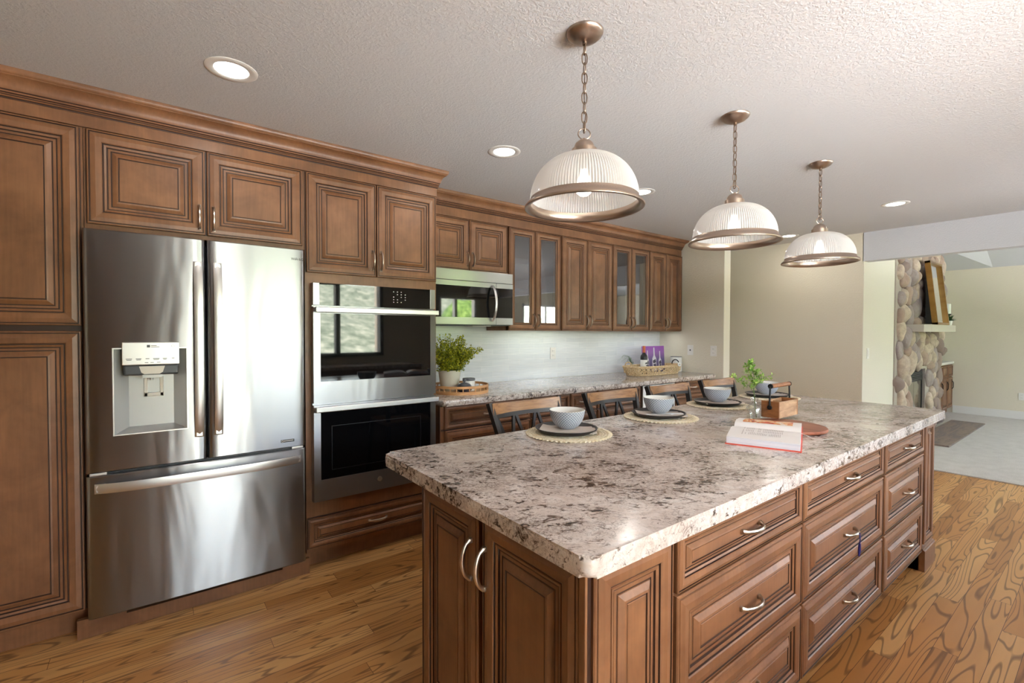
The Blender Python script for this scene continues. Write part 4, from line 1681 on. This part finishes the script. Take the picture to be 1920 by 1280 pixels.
def frond(bl, bs, path, L, Wd, step, rng, sub=0.0, r=.0011):
    """a twig with leaves in pairs, and short side twigs if sub > 0"""
    pts = [Vector(p) for p in path]
    bs.tube(pts, [r * (1.25 - i / len(pts)) for i in range(len(pts))], 5)
    total = sum((b_ - a_).length for a_, b_ in zip(pts, pts[1:]))
    d = total * .12
    side = 1
    while d < total:
        acc = 0
        for a_, b_ in zip(pts, pts[1:]):
            l = (b_ - a_).length
            if acc + l >= d:
                p = a_ + (b_ - a_) * ((d - acc) / l)
                tdir = (b_ - a_).normalized()
                break
            acc += l
        ax = tdir.orthogonal()
        ax.rotate(Matrix.Rotation(rng.uniform(0, 2 * PI), 3, tdir))
        if sub > 0:
            ln = sub * (1.05 - .7 * d / total) * rng.uniform(.7, 1.1)
            e = p + (tdir * .55 + ax * .8).normalized() * ln
            mid_ = (p + e) / 2 + Vector((0, 0, .10 * ln))
            frond(bl, bs, [p, mid_, e], L, Wd, step, rng, 0, r * .6)
        else:
            for sg in (1, -1):
                dd = (tdir * .5 + ax * sg * .8 + Vector((0, 0, rng.uniform(-.1, .3)))).normalized()
                leaf(bl, p, dd, tdir, L * rng.uniform(.7, 1.15), Wd * rng.uniform(.8, 1.15))
        d += step * rng.uniform(.8, 1.2)
    leaf(bl, pts[-1], pts[-1] - pts[-2], (0, .3, 1), L, Wd)


rng = random.Random(12)
t = thing('leafy_sprig', 'fresh green leafy sprig standing in the glass bud vase', 'sprig', (2.486, 1.173, ZC + .01))
bl, bs = MB('leaf_fresh'), MB('stem')
Rv = Vector((.795, -.607, 0))
bs.tube([(.010, -.006, .0), (.0, .0, .09), (-.003, .002, .13), (-.006, .004, .165)], .0022, 6)
frond(bl, bs, [(-.006, .004, .150), Rv * -.002 + Vector((0, 0, .21)), Rv * -.018 + Vector((0, 0, .255)), Rv * -.030 + Vector((.005, 0, .29))], .017, .013, .0070, rng, .060)
frond(bl, bs, [(-.006, .004, .145), Rv * .02 + Vector((0, 0, .185)), Rv * .055 + Vector((0, 0, .213)), Rv * .088 + Vector((0, 0, .222))], .014, .010, .011, rng, .028)
frond(bl, bs, [(-.004, .003, .130), Rv * -.03 + Vector((0, 0, .165)), Rv * -.075 + Vector((0, 0, .195)), Rv * -.125 + Vector((0, 0, .213))], .014, .010, .010, rng, .034)
bl.build('leaves', t, 0)
bs.build('stem', t, 50)

# ------------------------------------------------------------------ things on the back counter
TX, TY, TR = 1.845, 3.060, .212
t = thing('bamboo_tray', 'round bamboo gallery tray on the back counter beside the oven housing', 'tray', (TX, TY, ZC))
b = MB('bamboo')
b.lathe([(0, .0), (TR, .0), (TR, .008), (0, .008)], 56)
b.build('base', t, 40)
for z0, z1 in ((.006, .022), (.044, .062)):
    MB('bamboo').lathe([(TR - .005, z0), (TR + .001, z0), (TR + .001, z1), (TR - .005, z1), (TR - .005, z0)], 56, caps=False).build('hoop', t, 40)
for i in range(28):
    a = 2 * PI * i / 28
    MB('bamboo').lathe([(.004, .018), (.004, .048)], 8, 0, ((TR - .003) * math.cos(a), (TR - .003) * math.sin(a), 0)).build('spindle', t, 40)

t = thing('potted_fern', 'green maidenhair fern in a whitewashed pot on the round tray', 'plant', (1.795, 3.135, ZC + .008))
b = MB('pot', 'soil')
b.lathe([(0, 0), (.062, 0), (.066, .004), (.086, .148), (.088, .155), (.082, .155), (.079, .140), (0, .140)], 40, caps=False)
b.build('pot', t, 40)
rng = random.Random(5)
bl, bs = MB('leaf'), MB('stem')
for i in range(78):
    a = rng.uniform(0, 2 * PI)
    sp = rng.uniform(.02, 1.0) ** .7
    L = rng.uniform(.16, .30)
    h = L * (1.05 - .45 * sp)
    rr = L * sp * .85
    p0 = Vector((.03 * math.cos(a), .03 * math.sin(a), .135))
    p3 = p0 + Vector((rr * math.cos(a), rr * math.sin(a), h))
    p1 = p0.lerp(p3, .35) + Vector((0, 0, .03))
    p2 = p0.lerp(p3, .7) + Vector((0, 0, .035))
    if p3.y > .28:
        continue
    frond(bl, bs, [p0, p1, p2, p3], .016, .014, .016, rng, .062, .0009)
for v in bl.bm.verts:
    v.co.x = max(v.co.x, -.275)
    v.co.y = min(v.co.y, .33)
bl.build('leaves', t, 0)
bs.build('stem', t, 50)

t = thing('lidded_jar', 'short pale jar with slate grey lid on the round tray', 'jar', (1.905, 3.035, ZC + .008))
MB('ceramic_white').lathe([(0, 0), (.044, 0), (.047, .004), (.047, .072), (.044, .077), (0, .077)], 32).build('body', t, 40)
MB('grey_lid').lathe([(0, .0775), (.046, .0775), (.048, .080), (.048, .092), (.045, .096), (0, .096)], 32).build('lid', t, 40)
t = thing('sugar_pot', 'dark squat pot with round knob beside the jar on the tray', 'pot', (1.822, 2.965, ZC + .008))
MB('navy').lathe([(0, 0), (.035, 0), (.055, .018), (.060, .034), (.052, .048), (.042, .052), (0, .052)], 32).build('body', t, 40)
MB('grey_lid').lathe([(.050, .0525), (.044, .060), (.018, .070), (.007, .073), (.007, .078), (.013, .083), (.014, .090), (.009, .097), (0, .098)], 28).build('lid', t, 40)

# long woven basket with bottle, print and canister
BX0, BX1, BY0, BY1 = 3.90, 4.76, 2.985, 3.285
BCX, BCY = (BX0 + BX1) / 2, (BY0 + BY1) / 2
t = thing('woven_basket', 'long oval seagrass basket tray on the far end of the back counter', 'basket', (BCX, BCY, ZC))
ax, ay = (BX1 - BX0) / 2, (BY1 - BY0) / 2


def oval(k, z, n=72, e=3.0):
    out = []
    for i in range(n):
        a = 2 * PI * i / n
        c, s = math.cos(a), math.sin(a)
        out.append((k * ax * math.copysign(abs(c) ** (2 / e), c), (k * ay if k > .9 else k * ay) * math.copysign(abs(s) ** (2 / e), s), z))
    return out


b = MB('rattan')
f = b.bm.faces.new([b.bm.verts.new(p) for p in oval(.86, .008)])
f = b.bm.faces.new([b.bm.verts.new(p) for p in oval(.86, .003)][::-1])
b.tube(oval(.87, .007), .007, 6, 0, True)
b.build('base', t, 40)
b = MB('rattan')
b.tube(oval(.995, .094), .0085, 6, 0, True)
b.tube(oval(.985, .084), .006, 6, 0, True)
b.build('rim', t, 40)
b = MB('rattan')
n = 60
lo, hi = oval(.875, .012, n), oval(.985, .084, n)
md = oval(.955, .048, n)
for i in range(n):
    b.tube([lo[i], md[(i + 1) % n], hi[(i + 2) % n]], .0042, 5)
    b.tube([lo[i], md[i - 1], hi[i - 2]], .0042, 5)
    c = Vector(md[i])
    if i % 2 == 0:
        tg = (Vector(md[(i + 1) % n]) - Vector(md[i - 1])).normalized()
        b.tube([c + tg * .015 * math.cos(q) + Vector((0, 0, .018 * math.sin(q))) for q in [2 * PI * k / 10 for k in range(10)]], .0038, 5, 0, True)
b.build('weave', t, 40)
for sx in (-1, 1):
    b = MB('rattan' if sx < 0 else 'chair_metal')
    b.tube([(sx * (ax * .97), .045 * math.cos(q), .094 + .050 * math.sin(q)) for q in [PI * k / 12 for k in range(13)]], .006, 7)
    b.build('handle', t, 50)

t = thing('wine_bottle', 'dark wine bottle with orange capsule standing in the basket', 'bottle', (4.190, 3.150, ZC + .009))
MB('black').lathe([(0, 0), (.036, 0), (.0375, .003), (.0375, .178), (.034, .195), (.018, .218), (.0145, .228), (.0145, .235)], 28).build('glass', t, 40)
MB(plain('orange_foil', (190, 96, 58), .35)).lathe([(.0150, .2285), (.0155, .295), (.0150, .299), (0, .299)], 20).build('capsule', t, 40)
b = MB('ceramic_white', 'mark_dark')
b.lathe([(.0378, .062), (.0381, .0625), (.0381, .150), (.0378, .1505)], 28, caps=False)
for q, (z, r) in enumerate(((.118, .011), (.092, .008))):
    a0 = -2.1 + .3 * q
    for k in range(5):
        a = a0 + k * .16
        b.box(.0382 * math.cos(a) - .002, .0382 * math.sin(a) - .002, z - r, .0382 * math.cos(a) + .002, .0382 * math.sin(a) + .002, z + r * (.3 + .14 * k), 1)
b.build('label', t, 40)

t = thing('bottle_print', 'purple print of pale wine bottles leaning behind the basket bottle', 'print', (4.285, 3.220, ZC + .009))
Mx = Matrix.Rotation(-.06, 4, 'X')
b = MB('poster', 'mark_light', 'navy')
b.box(0, 0, 0, .385, .018, .292, 0, xf=Mx)
b.build('board', t, 0)
b = MB(plain('pale_print', (212, 210, 222), .4), plain('dark_print', (58, 54, 78), .4))
for cx_, hh, ww in ((.075, .245, .022), (.195, .275, .036), (.300, .235, .026)):
    out = [(cx_ - ww, .012), (cx_ + ww, .012), (cx_ + ww, hh * .55), (cx_ + ww * .35, hh * .68), (cx_ + ww * .3, hh), (cx_ - ww * .3, hh), (cx_ - ww * .35, hh * .68), (cx_ - ww, hh * .55)]
    v = [b.bm.verts.new(Mx @ Vector((p[0], -.0008, p[1]))) for p in out]
    b.bm.faces.new(v).material_index = 0
    for k, sgn in ((.35, 1), (.18, -1)):
        o2 = [(cx_ - ww * .6 * sgn, hh * k), (cx_ + ww * .9, hh * k + .012), (cx_ + ww * .6, hh * k + .05), (cx_ - ww * .8, hh * k + .032)]
        v = [b.bm.verts.new(Mx @ Vector((p[0], -.0014, p[1]))) for p in o2]
        b.bm.faces.new(v).material_index = 1
b.build('printed_bottles', t, 0)

t = thing('canister', 'white ceramic canister at the beige-wall end of the basket', 'canister', (4.725, 3.15, ZC + .009))
t.location = (4.86, 3.20, ZC)
MB('ceramic_white').lathe([(0, 0), (.062, 0), (.066, .004), (.066, .166), (.062, .168), (.058, .160), (.058, .012), (0, .012)], 36, caps=False).build('body', t, 40)
MB('grey_lid').lathe([(.0575, .158), (.0635, .1695), (.0635, .174), (0, .174)], 32).build('rim', t, 40)
t = MB('paint_white', 'mark_dark')
t.lathe([(0, 0), (.024, 0), (.024, .003), (0, .003)], 24)
t.tube([(.0235 * math.cos(q), .0235 * math.sin(q), .0015) for q in [2 * PI * k / 24 for k in range(24)]], .0012, 5, 1, True)
t.box(-.012, -.003, -.0005, .012, .0, .0035, 1).box(-.009, -.009, -.0005, .009, -.007, .0035, 1)
o = t.build('gift_tag', None, 40)
o.location = (4.58, 2.975, ZC + .105)
o.rotation_euler = (math.radians(78), 0, math.radians(-20))
tag(o, 'round white tag hanging on the basket rim in front of the canister', 'tag')
rng = random.Random(9)
t = thing('grass_tuft', 'pale wispy air plant behind the basket against the tiles', 'plant', (4.235, 3.335, ZC))
MB('ceramic_white').lathe([(0, 0), (.03, 0), (.036, .06), (.033, .06), (.028, .05), (0, .05)], 20, caps=False).build('cup', t, 40)
bl = MB('leaf_grey')
for i in range(22):
    a = rng.uniform(PI * .55, PI * 1.45)
    L = rng.uniform(.09, .2)
    p = [Vector((0, 0, .045)), Vector((math.cos(a) * L * .3, math.sin(a) * L * .2, .045 + L * .75)), Vector((math.cos(a) * L * .8, math.sin(a) * L * .3, .045 + L * .85)), Vector((math.cos(a) * L * 1.3, math.sin(a) * L * .35, .045 + L * .55))]
    bl.tube(p, [.003, .003, .002, .0006], 4, 0, flat=.4)
bl.build('leaves', t, 40)

# ------------------------------------------------------------------ pendants and recessed lights
def make_pendant(label):
    t = thing('pendant_lamp', label, 'pendant lamp', (0, 0, CEIL), 0, 'pendant lamps over the island')
    MB('bronze_nickel').lathe([(.0655, 0), (.0655, -.004), (.062, -.010), (.048, -.022), (.028, -.030), (.010, -.034), (0, -.034)], 40, caps=False).build('canopy', t, 50)
    b = MB('chain')
    b.lathe([(.008, -.030), (.008, -.044), (0, -.044)], 12)
    z = -.040
    for i in range(9):
        pts = []
        for k in range(16):
            a = 2 * PI * k / 16
            u, v = .0095 * math.cos(a), .0165 * math.sin(a) + math.copysign(.0045, math.sin(a))
            pts.append((u, -u * .35, z - .018 + v) if i % 2 else (u * .45, u * .9, z - .018 + v))
        b.tube(pts, .0021, 6, 0, True)
        z -= .0345
    b.tube([(.004, .003, -.04), (.009, .004, -.12), (.002, .006, -.2), (.009, .002, -.28), (.003, .003, -.345)], .0017, 5)
    b.build('chain', t, 50)
    b = MB('bronze_nickel')
    b.tube([(.019 * math.cos(q), -.012 * math.cos(q), -.358 + .019 * math.sin(q)) for q in [2 * PI * k / 20 for k in range(20)]], .0022, 6, 0, True)
    b.lathe([(.006, -.374), (.007, -.384)], 12)
    b.build('loop', t, 50)
    b = MB('bronze_nickel')
    b.lathe([(0, -.378), (.010, -.379), (.022, -.383), (.031, -.391), (.036, -.402), (.0375, -.412), (.045, -.413), (.045, -.432), (.054, -.434), (.054, -.440), (.0, -.440)], 36, caps=False)
    b.build('cap', t, 40)
    b = MB('shade')
    prof = []
    for k in range(15):
        u = k / 14
        a = u * PI / 2
        prof.append((.050 + .138 * math.sin(a) ** 1.0, -.438 - .155 * (1 - math.cos(a))))
    prof += [(.190, -.600)]
    b.lathe(prof, 240, 0, ribs=1, amp=.022, caps=False)
    b.build('shade', t, 60)
    b = MB('bronze_nickel')
    b.lathe([(.188, -.590), (.192, -.589), (.194, -.600), (.208, -.611), (.212, -.617), (.211, -.622), (.205, -.624), (.196, -.620), (.190, -.612), (.188, -.602), (.188, -.590)], 96, caps=False)
    b.build('rim', t, 50)
    b = MB('bulb', 'white_plastic')
    b.lathe([(0, -.578), (.014, -.576), (.026, -.566), (.031, -.550), (.029, -.532), (.020, -.512), (.014, -.494), (.013, -.485)], 24, 0, caps=False)
    b.lathe([(.014, -.485), (.018, -.483), (.018, -.445)], 16, 1, caps=False)
    b.build('bulb', t, 50)
    return t


pl = ['glass dome pendant lamp nearest the refrigerator, largest looking of three', 'middle glass dome pendant lamp over the island', 'glass dome pendant lamp farthest from the refrigerator, before the beige wall']
pd = make_pendant(pl[0])
PX = (1.229, 2.285, 3.344)
pd.location = (PX[0], 1.188, CEIL)
for lb, x in zip(pl[1:], PX[1:]):
    dup(pd, (x, 1.188, CEIL), 0, lb)

def make_can(label):
    t = thing('recessed_light', label, 'ceiling light', (0, 0, CEIL), 0, 'recessed lights in the ceiling')
    MB('paint_white').lathe([(.062, -.001), (.066, -.004), (.090, -.0035), (.095, -.0015), (.095, .0)], 48, caps=False).build('trim_ring', t, 50)
    MB('lens').lathe([(0, -.0025), (.061, -.0025), (.062, -.0005)], 40, caps=False).build('lens', t, 50)
    return t


cl = [('round recessed ceiling light in front of the refrigerator cabinets', .264, 2.232), ('round recessed ceiling light beside the end of the tall cabinet cornice', 1.657, 2.250),
      ('recessed ceiling light just beside the nearest pendant shade rim', 2.955, 2.250), ('recessed ceiling light just beside the middle pendant shade rim', 5.560, 2.275), ('recessed ceiling light in open ceiling near the living room opening', 4.870, 1.178)]
c0 = None
for lb, x, y in cl:
    if c0 is None:
        c0 = make_can(lb)
        c0.location = (x, y, CEIL)
    else:
        dup(c0, (x, y, CEIL), 0, lb)
    add_light('can_glow', 'AREA', (x, y, CEIL - .006), energy=P_CAN, color=(1, .94, .86), shape='DISK', size=.11)
# strip lamps under the wall cabinets
for x0_, x1_ in ((2.45, 3.6), (3.75, 4.85)):
    add_light('under_cabinet_lamp', 'AREA', ((x0_ + x1_) / 2, YU + .10, 1.376), energy=P_UNDER, color=(.93, .97, 1), shape='RECTANGLE', size=x1_ - x0_, size_y=.03)

# ------------------------------------------------------------------ living room beyond the opening
FYF = 1.665       # stone face
t = thing('stone_fireplace', 'tall river-stone chimney breast with glass-door firebox and pale mantel', 'fireplace', (7.07, FYF, 0))
# local x 0..2.25, y 0 = mean stone face, -y toward the room
SW = 2.24
FBX0, FBX1, FBZ0, FBZ1 = .62, 1.44, .02, .88
b = MB('mortar')
b.box(0.02, .03, .012, FBX0, .76, 2.72).box(FBX1, .03, .012, SW - .02, .76, 2.72).box(FBX0, .03, FBZ1, FBX1, .76, 2.72).box(FBX0, .40, .012, FBX1, .78, FBZ1)
b.build('core', t, 0)
rng = random.Random(21)


def pebble(b, c, rx, ry, rz, rng, m=0):
    g = bmesh.ops.create_icosphere(b.bm, subdivisions=3, radius=1.0)
    ph = [rng.uniform(0, 6) for _ in range(4)]
    tw = rng.uniform(-.5, .5)
    for v in g['verts']:
        p = v.co
        k = 1 + .15 * math.sin(2.3 * p.x + ph[0]) + .13 * math.sin(2.9 * p.z + ph[1]) + .05 * math.sin(5 * p.y + ph[2]) + .05 * math.sin(4.3 * p.x + 3.7 * p.z + ph[3])
        x, z = p.x * k * rx, p.z * k * rz
        v.co = Vector((c[0] + x * math.cos(tw) - z * math.sin(tw), c[1] + p.y * k * ry, c[2] + x * math.sin(tw) + z * math.cos(tw)))


b = MB('stone')
pts = []
tries = 0
while len(pts) < 210 and tries < 16000:
    tries += 1
    x, z = rng.uniform(.11, SW - .05), rng.uniform(.08, 2.62)
    r = rng.uniform(.075, .15)
    if FBX0 - .07 < x < FBX1 + .07 and z < FBZ1 + .08:
        continue
    if any((x - a) ** 2 + ((z - c) * .8) ** 2 < ((r + q) * .70) ** 2 for a, c, q in pts):
        continue
    pts.append((x, z, r))
for x, z, r in pts:
    pebble(b, (x, .035, z), r * rng.uniform(.85, 1.1), rng.uniform(.055, .085), r * rng.uniform(1.0, 1.35), rng)
b.build('stonework', t, 60)
b = MB('black', 'steel_dark')
b.box(FBX0, .06, FBZ0, FBX0 + .03, .10, FBZ1).box(FBX1 - .03, .06, FBZ0, FBX1, .10, FBZ1).box(FBX0, .06, .715, FBX1, .10, .735)
for k in range(6):
    z = .742 + k * .022
    b.box(FBX0 + .03, .05, z, FBX1 - .03, .09, z + .012, 1)
b.build('louver', t, 0)
for x0_, x1_ in ((FBX0 + .03, (FBX0 + FBX1) / 2 - .004), ((FBX0 + FBX1) / 2 + .004, FBX1 - .03)):
    MB(plain('smoked_mirror_glass', (150, 146, 130), .06, .85)).box(x0_, .065, FBZ0, x1_, .075, .715).build('glass_door', t, 0)
b = MB('mantel')
mx0, mx1, my = .42, 1.86, 1.462 - FYF
b.prism([(mx0, .02), (mx0, my + .05), (mx0 + .09, my), (mx1, my), (mx1, .02)], 'z', 1.385, 1.475)
b.build('mantel', t, 0)

t = thing('mantel_mirror', 'deep brass-framed mirror leaning on the mantel against the stone', 'mirror', (7.84, 1.447, 1.476))
H_, Wm, dp = .82, .63, .056
lean = Matrix.Rotation(-.108, 4, 'X')
b = MB('gold')
for q in ((0, 0, .028, H_), (Wm - .028, 0, Wm, H_), (0, 0, Wm, .028), (0, H_ - .028, Wm, H_)):
    b.box(q[0], 0, q[1], q[2], dp, q[3], 0, xf=lean)
b.build('frame', t, 0)
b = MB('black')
b.prism([(.058, .012), (.125, .012), (.130, .76), (.139, .78)], 'x', .015, Wm - .015)  # black wedge stands in for the shadow behind the leaning mirror
b.build('gap_shadow', t, 0)
MB('mirror').box(.028, .030, .028, Wm - .028, .036, H_ - .028, 0, xf=lean).build('mirror_glass', t, 0)

t = thing('candle_holder', 'dark turned candle holder on the far end of the mantel', 'candle holder', (8.78, 1.53, 1.476))
MB('chair_metal').lathe([(0, 0), (.05, 0), (.05, .012), (.02, .03), (.025, .06), (.018, .09), (.028, .13), (.05, .15), (.05, .158), (0, .158)], 20).build('holder', t, 40)
t2 = MB('ceramic_white').lathe([(0, 0), (.042, 0), (.042, .135), (.036, .14), (0, .138)], 24).build('candle', None, 40)
t2.location = (8.78, 1.53, 1.476 + .159)
tag(t2, 'white pillar candle on the dark holder above the mantel', 'candle')
t = thing('mantel_plant', 'small dark green plant in a white pot on the mantel beside the mirror', 'plant', (8.66, 1.49, 1.476))
MB('ceramic_white').lathe([(0, 0), (.032, 0), (.042, .06), (.038, .06), (.033, .05), (0, .05)], 20, caps=False).build('pot', t, 40)
bl = MB('leaf_dark')
for i in range(46):
    a = rng.uniform(0, 2 * PI)
    e = rng.uniform(.2, 1.3)
    d = Vector((math.cos(a) * math.cos(e), math.sin(a) * math.cos(e), math.sin(e)))
    leaf(bl, Vector((0, 0, .05)), d, (0, .2, 1), rng.uniform(.07, .13), .02)
bl.build('leaves', t, 0)

t = thing('side_cabinet', 'low brown cabinet with pale stone top beyond the stone chimney', 'cabinet', (9.75, 1.82, 0))
b = MB('cab')
b.box(0, 0, .10, 1.12, .6, .85).box(0, .05, .012, 1.12, .6, .10)
b.build('body', t, 0)
for i in range(3):
    x = .02 + i * .365
    MB('cab', 'glaze_and_gap_shade').panel(x, .64, x + .35, .83, 0, DOOR, .4).build('drawer', t, 0)
    d = MB('cab', 'glaze_and_gap_shade').panel(x, .12, x + .35, .62, 0, DOOR, .6).build('door', t, 0)
    MB('iron').tube([(x + .31, -.02, .42), (x + .31, -.035, .45), (x + .31, -.035, .53), (x + .31, -.02, .56)], .006, 6).build('handle', d, 0)
MB('ceramic_white').box(-.02, -.03, .85, 1.12, .6, .889, r=.004).build('stone_top', t, 0)
t = thing('picture_frame', 'small white-edged frame standing on the low brown cabinet', 'frame', (10.25, 2.0, .890))
MB('paint_white').box(0, 0, 0, .62, .02, .02).box(0, 0, .22, .62, .02, .24).box(0, 0, .02, .03, .02, .22).box(.56, 0, .02, .62, .02, .22).build('border', t, 0)
MB('mirror').box(.03, .008, .02, .56, .016, .22).build('glass', t, 0)

o = MB('slate').box(7.48, 1.26, .0125, 9.80, 1.632, .03, r=.004).build('hearth_slab', None, 0)
tag(o, 'streaked brown slate hearth slab set in the grey carpet', 'hearth')
